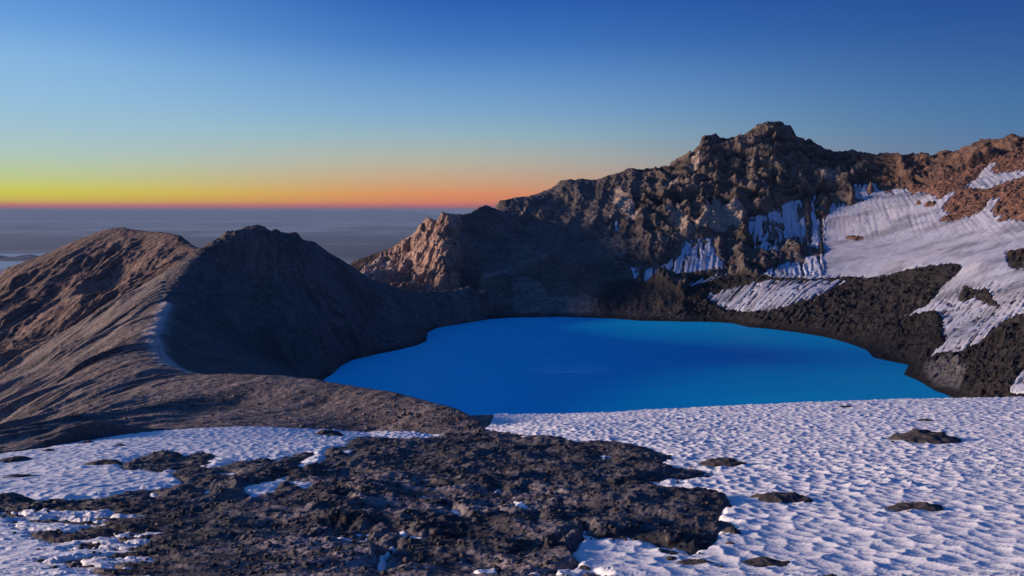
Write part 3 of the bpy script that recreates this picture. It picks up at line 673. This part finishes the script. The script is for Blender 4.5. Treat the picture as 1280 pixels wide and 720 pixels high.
class NT:
    def __init__(s, name):
        s.m = bpy.data.materials.new(name); s.m.use_nodes = True; s.n = s.m.node_tree.nodes; s.l = s.m.node_tree.links
        s.b = s.n['Principled BSDF']; s.g = s.n.new('ShaderNodeNewGeometry')
    def noise(s, scale, detail=4, rough=.55, vec=None, stretch=None, dist=0):
        t = s.n.new('ShaderNodeTexNoise'); t.inputs['Scale'].default_value = scale; t.inputs['Detail'].default_value = detail; t.inputs['Roughness'].default_value = rough; t.inputs['Distortion'].default_value = dist
        v = vec or s.g.outputs['Position']
        if stretch:
            mp = s.n.new('ShaderNodeMapping'); mp.inputs['Scale'].default_value = stretch; s.l.new(v, mp.inputs[0]); v = mp.outputs[0]
        s.l.new(v, t.inputs['Vector']); return t.outputs['Fac']
    def rng(s, v, a, b, c, d):
        t = s.n.new('ShaderNodeMapRange'); s.l.new(v, t.inputs[0])
        for i, k in enumerate((a, b, c, d)): t.inputs[i + 1].default_value = k
        return t.outputs[0]
    def mul(s, c, f):
        t = s.n.new('ShaderNodeVectorMath'); t.operation = 'SCALE'; s.l.new(c, t.inputs[0]); s.l.new(f, t.inputs['Scale']); return t.outputs[0]
    def mix(s, f, a, b):
        t = s.n.new('ShaderNodeMix'); t.data_type = 'RGBA'
        for i, v in ((0, f), (6, a), (7, b)):
            if isinstance(v, (tuple, float)): t.inputs[i].default_value = v
            else: s.l.new(v, t.inputs[i])
        return t.outputs[2]
    def bump(s, h, strength, dist, prev=None):
        t = s.n.new('ShaderNodeBump'); t.inputs['Strength'].default_value = strength; t.inputs['Distance'].default_value = dist; s.l.new(h, t.inputs['Height'])
        if prev is not None: s.l.new(prev, t.inputs['Normal'])
        return t.outputs[0]

def rock_material(name, grain, bump_m, contrast=.5, stretch=None, rough=.92, spec=.2):
    k = NT(name); a = k.n.new('ShaderNodeAttribute'); a.attribute_name = 'tint'
    n1 = k.noise(1 / grain, 6, .65, stretch=stretch); n2 = k.noise(3.7 / grain, 4, .6)
    f = k.rng(n1, .3, .7, 1 - contrast, 1 + contrast); f2 = k.rng(n2, .3, .7, .8, 1.2)
    c = k.mul(k.mul(a.outputs['Color'], f), f2); k.l.new(c, k.b.inputs['Base Color'])
    k.b.inputs['Roughness'].default_value = rough; k.b.inputs['Specular IOR Level'].default_value = spec
    vo = k.n.new('ShaderNodeTexVoronoi'); vo.feature = 'F1'; vo.distance = 'CHEBYCHEV'; vo.inputs['Scale'].default_value = .55 / grain
    wv = k.n.new('ShaderNodeTexNoise'); wv.inputs['Scale'].default_value = .6 / grain; wv.inputs['Detail'].default_value = 3; k.l.new(k.g.outputs['Position'], wv.inputs['Vector'])
    ms = k.n.new('ShaderNodeVectorMath'); ms.operation = 'MULTIPLY_ADD'; k.l.new(wv.outputs['Color'], ms.inputs[0]); ms.inputs[1].default_value = (grain * 1.5,) * 3; k.l.new(k.g.outputs['Position'], ms.inputs[2]); k.l.new(ms.outputs[0], vo.inputs['Vector'])
    nb = k.bump(n1, 1.0, bump_m); nb = k.bump(vo.outputs['Distance'], .8, bump_m * 1.6, nb); nb = k.bump(n2, .9, bump_m * .4, nb); k.l.new(nb, k.b.inputs['Normal'])
    return k.m
def snow_material(name, grain, bump_m, dirt=.3, col=(.80, .81, .84, 1)):
    k = NT(name)
    if col is None:
        at = k.n.new('ShaderNodeAttribute'); at.attribute_name = 'tint'; col = at.outputs['Color']
    n1 = k.noise(1 / (grain * 12), 7, .68); n2 = k.noise(1 / grain, 4, .6)
    f = k.rng(n1, .5, .75, 0, dirt); d2 = k.rng(n2, .55, .8, 0, dirt * .7)
    c = k.mix(f, col, (.52, .47, .45, 1)); c = k.mix(d2, c, (.45, .42, .42, 1)); k.l.new(c, k.b.inputs['Base Color'])
    k.b.inputs['Roughness'].default_value = .6; k.b.inputs['Specular IOR Level'].default_value = .3
    k.l.new(k.bump(n2, .8, bump_m), k.b.inputs['Normal'])
    return k.m
M_lava = rock_material('lava_rock', .7, .14, .6, None, .8, .25); M_rim = rock_material('ash_slope', 2.2, .45, .4); M_mt = rock_material('red_rock', 5, 1.3, .4)
M_hill = rock_material('dark_scree', 3.5, .9, .4); M_cliff = rock_material('pale_cliff_rock', 6, 2.2, .4); M_wall = rock_material('layered_rock', 6, 2.2, .5, (1, 1, 2.6)); M_mor = rock_material('black_moraine', 4, 1.6, .6)
M_snow = snow_material('near_snow', .35, .04, .35, (.74, .72, .70, 1)); M_ice = snow_material('glacier_snow', 3.5, .5, .7, None)

def cells(m, fn=np.all):
    st = np.stack([m[:-1, :-1], m[1:, :-1], m[:-1, 1:], m[1:, 1:]]); return fn(st, axis=0)
NRk = all_normals(XR, YR, ZR); NSn = all_normals(X, Y, SN)
snow_over = SN - ZR
not_buried = cells(snow_over < .55 + .0004 * Y, np.any)
above = ~cells(ZR < -2.5) | ~cells(insh)
creg = REG[:-1, :-1]
names = {0: ('lava_field', M_lava, 'hummocky dark lava and ash slope between the snow patches in front of the lake'),
         1: ('crater_ridge', M_rim, 'grey brown ash ridge curving from the lake up to the saddle, streaked outer slope'),
         2: ('mountain', M_mt, 'reddish brown rounded peak with gullied slope at the far end of the ash ridge'),
         3: ('hill', M_hill, 'dark grey scree hill rising over the lake shore beside the reddish peak'),
         4: ('rock_cliff', M_cliff, 'sunlit pinkish cliff with two pointed teeth behind the dark hill'),
         5: ('crater_wall', M_wall, 'high layered brown rock wall with the square topped summit behind the lake'),
         6: ('moraine', M_mor, 'black moraine and red brown outcrops on the slope around the glacier')}
for k, (nm, mt, lb) in names.items():
    o = grid_object(nm, (creg == k) & not_buried & above, XR, YR, ZR, NRk, mt, COL, lb)
snow_cells = cells(snow_over > -.45 - .0008 * Y, np.any)
grid_object('snow_field', (creg == 0) & snow_cells, X, Y, SN, NSn, M_snow, None, 'wide cupped snow field in front of the lake, pitted with small hollows')
grid_object('glacier', (creg == 6) & snow_cells & cells(farw > .03, np.any), X, Y, SN, NSn, M_ice, SC, 'glacier snow filling the bowl and running down in striped tongues to the black moraine')
grid_object('cliff_snow', (creg == 5) & snow_cells & cells(farw > .03, np.any), X, Y, SN, NSn, M_ice, SC, 'fluted snow and ice clinging to the brown rock wall')

# ------------------------------------------------------------------ lake
k = NT('lake_water')
n1 = k.noise(1.0, 5, .6, stretch=(.012, .045, 1)); n2 = k.noise(1.0, 3, .6, stretch=(.9, 1.6, 1))
n3 = k.noise(1.0, 4, .55, stretch=(.02, .12, 1))
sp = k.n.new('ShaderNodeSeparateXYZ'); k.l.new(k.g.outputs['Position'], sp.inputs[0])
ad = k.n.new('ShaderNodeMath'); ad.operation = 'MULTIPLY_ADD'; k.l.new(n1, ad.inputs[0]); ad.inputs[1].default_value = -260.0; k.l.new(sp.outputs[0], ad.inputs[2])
c = k.mix(k.rng(ad.outputs[0], -260, 130, 0, 1), (.0, .70, .88, 1), (.0, .40, .64, 1))  # bright left, darker right: sky reflection painted into the water colour
pd = k.n.new('ShaderNodeVectorMath'); pd.operation = 'DISTANCE'; mpp = k.n.new('ShaderNodeMapping'); mpp.inputs['Location'].default_value = (-49 / 45, -703 / 26, 0); mpp.inputs['Scale'].default_value = (1 / 45, 1 / 26, 1)
k.l.new(k.g.outputs['Position'], mpp.inputs[0]); k.l.new(mpp.outputs[0], pd.inputs[0]); pd.inputs[1].default_value = (0, 0, 0)
ns = k.noise(1.0, 4, .6, stretch=(.03, .25, 1)); aa = k.n.new('ShaderNodeMath'); aa.operation = 'MULTIPLY'; k.l.new(k.rng(pd.outputs['Value'], 1.0, .1, 0, 1), aa.inputs[0]); k.l.new(k.rng(ns, .44, .6, 0, .6), aa.inputs[1])
c = k.mix(aa.outputs[0], c, (.75, 1.0, 1.0, 1))      # pale mineral slick       # milky mineral water
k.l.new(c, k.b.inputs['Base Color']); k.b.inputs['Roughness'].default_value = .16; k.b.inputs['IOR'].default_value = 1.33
k.l.new(k.rng(n3, .3, .7, .45, .6), k.b.inputs['Roughness']); k.b.inputs['Specular IOR Level'].default_value = .10
k.l.new(k.bump(n2, .35, .05), k.b.inputs['Normal'])
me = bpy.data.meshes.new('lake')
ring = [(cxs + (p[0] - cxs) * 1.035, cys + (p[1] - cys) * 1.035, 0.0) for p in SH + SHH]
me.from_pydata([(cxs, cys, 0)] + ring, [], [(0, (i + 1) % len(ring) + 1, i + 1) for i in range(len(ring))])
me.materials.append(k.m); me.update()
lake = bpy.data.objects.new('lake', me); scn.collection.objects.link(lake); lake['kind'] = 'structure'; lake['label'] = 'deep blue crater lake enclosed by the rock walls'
import bmesh
bm = bmesh.new(); bm.from_mesh(me); bmesh.ops.recalc_face_normals(bm, faces=bm.faces)
if bm.faces[0].normal.z < 0: bmesh.ops.reverse_faces(bm, faces=bm.faces)
bm.to_mesh(me); bm.free()

# ------------------------------------------------------------------ far country
PLAIN = -1550.0
k = NT('far_plain')
n1 = k.noise(1.0, 7, .6, stretch=(1 / 16000, 1 / 30000, 1)); n2 = k.noise(1.0, 5, .6, stretch=(1 / 6000, 1 / 9000, 1))
c = k.mix(k.rng(n1, .46, .56, 0, 1), (.006, .010, .018, 1), (.27, .28, .30, 1)); c = k.mix(k.rng(n2, .55, .68, 0, .8), c, (.02, .03, .03, 1)); k.l.new(c, k.b.inputs['Base Color']); k.b.inputs['Roughness'].default_value = .9  # pale patches are low mist painted into the lowland colour
me = bpy.data.meshes.new('plain')
L = 230000
gx = np.linspace(-L, L, 60); gy = np.linspace(-3000, L, 50)
vs = []; fs_ = []
for b in gy:
    for a in gx: vs.append((a, b, PLAIN))
for j in range(49):
    for i in range(59):
        q0 = j * 60 + i; fs_.append((q0, q0 + 1, q0 + 61, q0 + 60))
me.from_pydata(vs, [], fs_); me.materials.append(k.m)
o = bpy.data.objects.new('plain', me); scn.collection.objects.link(o); o['kind'] = 'structure'; o['label'] = 'flat lowland far below the mountains, fading to the horizon'

# pale water far below on the left
k = NT('far_water'); k.b.inputs['Base Color'].default_value = (.46, .42, .38, 1); k.b.inputs['Roughness'].default_value = .35
bm = bmesh.new()
def flat_blob(cx, cy, rx, ry, z, seed, nseg=48):
    rs = random.Random(seed); ph = [rs.uniform(0, 6.28) for _ in range(4)]
    vv = []
    for i in range(nseg):
        a = i * 2 * math.pi / nseg; r = 1 + .16 * math.sin(2 * a + ph[0]) + .10 * math.sin(3 * a + ph[1]) + .07 * math.sin(5 * a + ph[2]) + .04 * math.sin(9 * a + ph[3])
        vv.append(bm.verts.new((cx + rx * r * math.cos(a), cy + ry * r * math.sin(a), z)))
    bm.faces.new(vv)
flat_blob(-19500, 27500, 7000, 5200, PLAIN + 8, 3)
me = bpy.data.meshes.new('far_water'); bm.to_mesh(me); bm.free(); me.materials.append(k.m)
o = bpy.data.objects.new('reservoir_water', me); scn.collection.objects.link(o); o['kind'] = 'structure'; o['label'] = 'pale sheet of water on the lowland beyond the reddish peak'

# ranges at the horizon
k = NT('far_range'); k.b.inputs['Base Color'].default_value = (.06, .055, .06, 1); k.b.inputs['Roughness'].default_value = .95
def hill_range(name, y0, depth, x0, x1, hmax, seed, label, nx=260, ny=13, base=0.0):
    xs = np.linspace(x0, x1, nx); ys = np.linspace(y0, y0 + depth, ny)
    XX, YY = np.meshgrid(xs, ys)
    h = np.clip(.5 + 1.0 * fbm2(XX / (depth * .25), YY / depth, 5, seed, .5), .05, 1)
    prof = np.sin(np.linspace(0, math.pi, ny))[:, None] ** .8 * np.minimum(1, np.minimum((XX - x0), (x1 - XX)) / ((x1 - x0) * .08) + .0)
    ZZ = PLAIN - 30 + hmax * (base + (1 - base) * h) * prof
    me = bpy.data.meshes.new(name)
    fs2 = [(j * nx + i, j * nx + i + 1, (j + 1) * nx + i + 1, (j + 1) * nx + i) for j in range(ny - 1) for i in range(nx - 1)]
    me.from_pydata(np.stack([XX, YY, ZZ], -1).reshape(-1, 3).tolist(), [], fs2); me.materials.append(k.m)
    o = bpy.data.objects.new(name, me); scn.collection.objects.link(o); o['kind'] = 'structure'; o['label'] = label
hill_range('distant_mountains', 148000, 20000, -150000, -9000, 2085, 5, 'long blue range of low mountains along the horizon', 500, 13, .76)
hill_range('distant_hills', 27000, 2500, -22500, -14500, 230, 9, 'low dark island of hills in front of the pale water', 60, 8)

# ------------------------------------------------------------------ outcrops and boulders
ground_img = None
def surf_z(x, y, snow=True):
    u = x / y
    j = np.interp(u, us, np.arange(NC)); i = np.interp(y, rows, np.arange(NR))
    i0, j0 = min(int(i), NR - 2), min(int(j), NC - 2); fi, fj = i - i0, j - j0
    T = np.maximum(SN, ZR) if False else None
    def h(a, b): return max(SN[a, b], ZR[a, b])
    return (h(i0, j0) * (1 - fi) + h(i0 + 1, j0) * fi) * (1 - fj) + (h(i0, j0 + 1) * (1 - fi) + h(i0 + 1, j0 + 1) * fi) * fj
def pick(px, py, d0=20, d1=320):
    """where the line of sight through a picture position meets the ground"""
    sx, sz = ray(px, py)
    ds = np.linspace(d0, d1, 900); prev = None
    for D in ds:
        z = surf_z(sx * D, D)
        if CAM_Z + sz * D <= z: return sx * D, D, z
    return None
def solid_tint(name, col, grain, bump_m):
    k = NT(name)
    n1 = k.noise(1 / grain, 6, .65); n2 = k.noise(4 / grain, 4, .6)
    c = k.mix(k.rng(n1, .3, .7, 0, 1), (*[v * .55 for v in col], 1), (*[v * 1.5 for v in col], 1)); k.l.new(c, k.b.inputs['Base Color'])
    k.b.inputs['Roughness'].default_value = .92; k.b.inputs['Specular IOR Level'].default_value = .2
    k.l.new(k.bump(n2, .9, bump_m * .4, k.bump(n1, 1.0, bump_m)), k.b.inputs['Normal']); return k.m
M_out = solid_tint('outcrop_rock', (.062, .054, .050), .9, .18); M_b1 = solid_tint('boulder_dark', (.06, .053, .05), .4, .08); M_b2 = solid_tint('boulder_brown', (.15, .11, .09), .4, .08)

def outcrop(px, py, wpx, hpx, label, seed, pale=False):
    """a low rough rock mound standing out of the snow"""
    hit = pick(px, py + hpx * .35)
    if not hit: return
    cx, cy, cz = hit
    wm = wpx / FPX * cy / 2                                    # half width in metres
    dm_ = min(max(wm * .75, hpx * 1.0 / FPX * cy * 2.2), wm * 1.6)  # half depth
    hm = hpx / FPX * cy * .50
    nx, ny = 56, 34
    gx, gy = np.meshgrid(np.linspace(-1.25, 1.25, nx), np.linspace(-1.25, 1.25, ny))
    XX = gx * wm; YY = gy * dm_
    rr = np.sqrt((gx * (1 + .12 * np.sin(seed))) ** 2 + (gy + .18 * gx * math.cos(seed * 2.1)) ** 2) + .32 * fbm2(gx * 1.6 + seed * 7.7, gy * 1.6, 4, seed)
    prof = 1 - sstep(rr, .15, 1.0)
    hh = hm * prof * (.75 + .5 * fbm2(gx * 2.5 + seed, gy * 2.5, 4, seed + 9)) + hm * .34 * fbm2(gx * 5 + seed, gy * 5, 4, seed + 3, .6, True) * prof
    edge = hm * .16 - sstep(rr, .78, 1.02) * (hm * .3 + .7)
    ZZ = np.zeros_like(XX)
    for a in range(ny):
        for b in range(nx): ZZ[a, b] = surf_z(cx + XX[a, b], cy + YY[a, b])
    ZZ = ZZ + hh + edge - cz
    keep = (rr[:-1, :-1] < 1.12)
    me = bpy.data.meshes.new('rock_outcrop')
    fs2 = [(j * nx + i, j * nx + i + 1, (j + 1) * nx + i + 1, (j + 1) * nx + i) for j in range(ny - 1) for i in range(nx - 1) if keep[j, i]]
    bmm = bmesh.new(); vv = [bmm.verts.new(p) for p in np.stack([XX, YY, ZZ], -1).reshape(-1, 3)]
    for f in fs2: bmm.faces.new([vv[i] for i in f]).smooth = True
    for v in list(bmm.verts):
        if not v.link_faces: bmm.verts.remove(v)
    bmm.to_mesh(me); bmm.free(); me.materials.append(M_out)
    o = bpy.data.objects.new('rock_outcrop', me); scn.collection.objects.link(o)
    o.location = (cx, cy, cz); o['label'] = label; o['category'] = 'rock outcrop'; o['group'] = 'rock outcrops standing out of the snow'
OUT = [(1156, 543, 106, 20, 'widest dark rock outcrop, pale streaked middle, alone near the far edge of the snow'), (905, 576, 80, 13, 'long flat dark outcrop just beside the tip of the lava field'), (976, 620, 84, 12, 'dark outcrop with a low tail, between the lava field and the middle of the snow'),
       (1143, 631, 84, 13, 'smooth black outcrop tapering to one side, in the middle of the cupped snow'), (957, 701, 66, 9, 'thin black outcrop on the snow near the lower picture edge'), (1036, 719, 34, 7, 'small dark rock cut by the lower edge of the picture'),
       (869, 703, 62, 7, 'broken thin line of dark rock just off the tip of the lava field'), (839, 698, 18, 6, 'small dark rock next to the broken line off the lava tip'), (912, 679, 14, 4, 'tiny dark rock on the snow beside the lava field edge'), (836, 690, 34, 4, 'narrow dark streak of rock beneath the lava field edge'),
       (412, 540, 38, 11, 'small rounded grey mound of rock in the snow below the ash ridge'), (132, 577, 62, 8, 'narrow dark sliver of rock beside the pair of low mounds on the snow'), (18, 573, 44, 9, 'dark wedge of rock where the snow meets the ash ridge at the left edge'), (26, 594, 50, 6, 'long thin dark strip of rock low on the left snow'),
       (150, 555, 18, 4, 'tiny dark fleck of rock high on the left snow'), (108, 552, 24, 4, 'small dark rock sliver at the upper rim of the left snow'), (60, 562, 20, 4, 'small dark patch of rock near the upper left snow rim'), (915, 661, 26, 7, 'jagged dark rock at the corner of the lava field'), (1057, 508, 22, 4, 'short dark line of rock close to the snow crest'), (1157, 524, 24, 3, 'faint short rock line on the snow above the widest outcrop'),
       (232, 562, 26, 5, 'flat dark rock above the pair of low mounds'), (472, 553, 22, 5, 'small rock beside the thin snow strip under the ridge')]
for i, (a, b, c_, d_, lb) in enumerate(OUT[:-2]): outcrop(a, b, c_, d_, lb, i + 1)

def boulder_mesh(seed, mat):
    rs = np.random.RandomState(seed); bmm = bmesh.new(); bmesh.ops.create_icosphere(bmm, subdivisions=2, radius=1)
    pl = [(v / np.linalg.norm(v), rs.uniform(.62, .9)) for v in rs.normal(size=(9, 3))]
    for v in bmm.verts:
        p = np.array(v.co)
        for nn, d in pl:
            k_ = p @ nn
            if k_ > d: p = p - nn * (k_ - d)
        v.co = (p[0] * 1.15, p[1] * .95, p[2] * .72)
    me = bpy.data.meshes.new('boulder'); bmm.to_mesh(me); bmm.free(); me.materials.append(mat); return me
BM = [boulder_mesh(i, M_b2 if i % 3 == 0 else M_b1) for i in range(8)]
rs = random.Random(21)
def boulder(px, py, r, label, group):
    hit = pick(px, py)
    k_ = rs.randrange(len(BM))
    if not hit: return
    o = bpy.data.objects.new('boulder', BM[k_]); scn.collection.objects.link(o)
    o.location = (hit[0], hit[1], hit[2] + r * .12); o.scale = (r * rs.uniform(.85, 1.3), r * rs.uniform(.8, 1.2), r * rs.uniform(.7, 1.1)); o.rotation_euler = (rs.uniform(-.2, .2), rs.uniform(-.2, .2), rs.uniform(0, 6.28))
    o['label'] = label; o['category'] = 'boulder'; o['group'] = group
fr = fore_rock
for px0, py0, ww, wh in ((1156, 549, 60, 'widest outcrop near the snow crest'), (905, 582, 48, 'long outcrop off the lava tip'), (976, 625, 50, 'tailed outcrop right of the lava'), (1143, 637, 50, 'smooth black tapering outcrop'), (957, 704, 40, 'thin outcrop at the lower edge'), (869, 706, 44, 'broken line of rock off the lava')):
    for q_ in range(4):
        boulder(px0 + rs.uniform(-ww, ww), py0 + rs.uniform(-3, 7), rs.choice([.08, .12, .18]) * (.8 + (720 - py0) / 160), 'small dark stone on the snow beside the ' + wh, 'stones on the snow around the outcrops')
made = 0
while made < 130:
    px = rs.uniform(130, 915); py = 545 + 170 * rs.random() ** 1.2
    if fr[int(py - MY0), int(px - MX0)] < .95: continue
    dist = 45 * (456 / max(py - 264, 1)) ** 1.6
    boulder(px, py, rs.choice([.10, .13, .16, .2, .3]) * (.6 + dist / 110), ('small boulder on the left part of the dark lava field' if px < 380 else 'small boulder in the middle of the dark lava field' if px < 640 else 'small boulder on the right part of the dark lava field') + (', near the lower picture edge' if py > 650 else ', far up the slope' if py < 590 else ''), 'small boulders on the lava field'); made += 1
made = 0
while made < 70:
    px = rs.uniform(210, 600); top = float(np.interp(px, [210, 300, 400, 500, 570, 600], [470, 478, 482, 497, 515, 528])); bot = float(np.interp(px, [210, 300, 460, 600], [534, 531, 536, 540]))
    py = rs.uniform(top, bot)
    boulder(px, py, rs.choice([.35, .45, .6, .8]), 'small boulder ' + ('near the crest of the ash ridge' if py < (top + bot) / 2 else 'low on the ash ridge by the snow') + (', towards the tip by the lake' if px > 450 else ', below the bend of the crest' if px < 300 else ', on the middle of the mound'), 'small boulders on the ash ridge'); made += 1
boulder(838, 676, .45, 'tan rounded boulder at the lower edge of the lava field', 'small boulders on the lava field')

# ------------------------------------------------------------------ loose stones, past counting
def rubble(name, n, xs, ys, rad, mat, label, seed):
    rg = np.random.RandomState(seed)
    u = xs / ys; j = np.interp(u, us, np.arange(NC)); i = np.interp(ys, rows, np.arange(NR))
    i0 = np.minimum(i.astype(int), NR - 2); j0 = np.minimum(j.astype(int), NC - 2); fi = i - i0; fj = j - j0
    T = np.maximum(SN, ZR)
    zs = (T[i0, j0] * (1 - fi) + T[i0 + 1, j0] * fi) * (1 - fj) + (T[i0, j0 + 1] * (1 - fi) + T[i0 + 1, j0 + 1] * fi) * fj
    bmm = bmesh.new(); bmesh.ops.create_icosphere(bmm, subdivisions=1, radius=1); bmm.verts.ensure_lookup_table()
    bv = np.array([v.co[:] for v in bmm.verts]); bf = np.array([[v.index for v in f.verts] for f in bmm.faces]); bmm.free()
    m = len(xs); nv = len(bv)
    V = bv[None] * (1 + rg.uniform(-.32, .32, (m, nv, 1))) * rg.uniform(.65, 1.35, (m, 1, 3)) * rad[:, None, None]
    a = rg.uniform(0, 6.28, m); ca, sa = np.cos(a)[:, None], np.sin(a)[:, None]
    Vx = V[..., 0] * ca - V[..., 1] * sa; Vy = V[..., 0] * sa + V[..., 1] * ca
    V = np.stack([Vx + xs[:, None], Vy + ys[:, None], V[..., 2] * .75 + (zs + rad * .15)[:, None]], -1).reshape(-1, 3).astype(F32)
    Fc = (bf[None] + (np.arange(m) * nv)[:, None, None]).reshape(-1).astype(np.int32)
    me = bpy.data.meshes.new(name); me.vertices.add(len(V)); me.vertices.foreach_set('co', V.ravel()); me.loops.add(len(Fc)); me.loops.foreach_set('vertex_index', Fc)
    me.polygons.add(len(Fc) // 3); me.polygons.foreach_set('loop_start', np.arange(0, len(Fc), 3, dtype=np.int32)); me.update(calc_edges=True); me.materials.append(mat)
    o = bpy.data.objects.new(name, me); scn.collection.objects.link(o); o['kind'] = 'stuff'; o['label'] = label
rg = np.random.RandomState(4)
yy = 42 + 200 * rg.rand(26000) ** 1.5; xx = yy * rg.uniform(-.66, .36, 26000)
qx, qy = project(xx, yy, np.array([0.0]) + np.interp(yy, [42, 70, 105, 160, 215, 275], [120, 113, 105, 93, 82, 70]))
ok = (sample(fore_rock, qx, qy) > .9) & (fbm2(xx / 6, yy / 6, 3, 500) > -.12)
xx, yy = xx[ok][:4800], yy[ok][:4800]
rubble('rubble', 0, xx, yy, (.04 + .16 * rg.rand(len(xx)) ** 3) * (.7 + yy / 110), M_b1, 'loose dark stones strewn over the lava field', 5)
px_ = rg.uniform(60, 600, 3000); t_ = rg.rand(3000)
top_ = np.interp(px_, [60, 210, 300, 400, 500, 570, 600], [500, 472, 480, 484, 499, 517, 530]); bot_ = np.interp(px_, [60, 210, 300, 460, 600], [558, 534, 531, 536, 540])
py_ = top_ + t_ * (bot_ - top_)
d_ = np.interp(t_, [0, 1], [1, 0]) * (np.interp(px_, [60, 210, 300, 400, 500, 600], [430, 400, 345, 312, 280, 252]) - np.interp(px_, [60, 300, 460, 600], [190, 238, 252, 244])) + np.interp(px_, [60, 300, 460, 600], [190, 238, 252, 244])
rx_ = (px_ - 640) / FPX
rubble('rubble', 0, rx_ * d_, d_, .10 + .38 * rg.rand(3000) ** 3, M_b2, 'loose stones scattered on the ash ridge', 6)

# ------------------------------------------------------------------ haze
hz = bpy.data.materials.new('haze_air'); hz.use_nodes = True
hn, hl = hz.node_tree.nodes, hz.node_tree.links; hn.clear()
ho = hn.new('ShaderNodeOutputMaterial'); pv = hn.new('ShaderNodeVolumePrincipled'); hl.new(pv.outputs[0], ho.inputs['Volume'])
pv.inputs['Density'].default_value = 1.2e-5; pv.inputs['Color'].default_value = (.25, .36, .53, 1); pv.inputs['Anisotropy'].default_value = 0.0
bm = bmesh.new(); bmesh.ops.create_cube(bm, size=1)
zt, zb = 520.0, PLAIN - 60
xh, ya, yb = 235000.0, -3500.0, 235000.0
for v in bm.verts: v.co = (v.co.x * 2 * xh, ya + (v.co.y + .5) * (yb - ya), zb + (v.co.z + .5) * (zt - zb))
me = bpy.data.meshes.new('haze'); bm.to_mesh(me); bm.free(); me.materials.append(hz)
o = bpy.data.objects.new('haze', me); scn.collection.objects.link(o); o['kind'] = 'stuff'; o['label'] = 'thin dusk haze over the lowland'
print('tris', sum(len(o.data.polygons) for o in scn.objects if o.type == 'MESH') * 2)
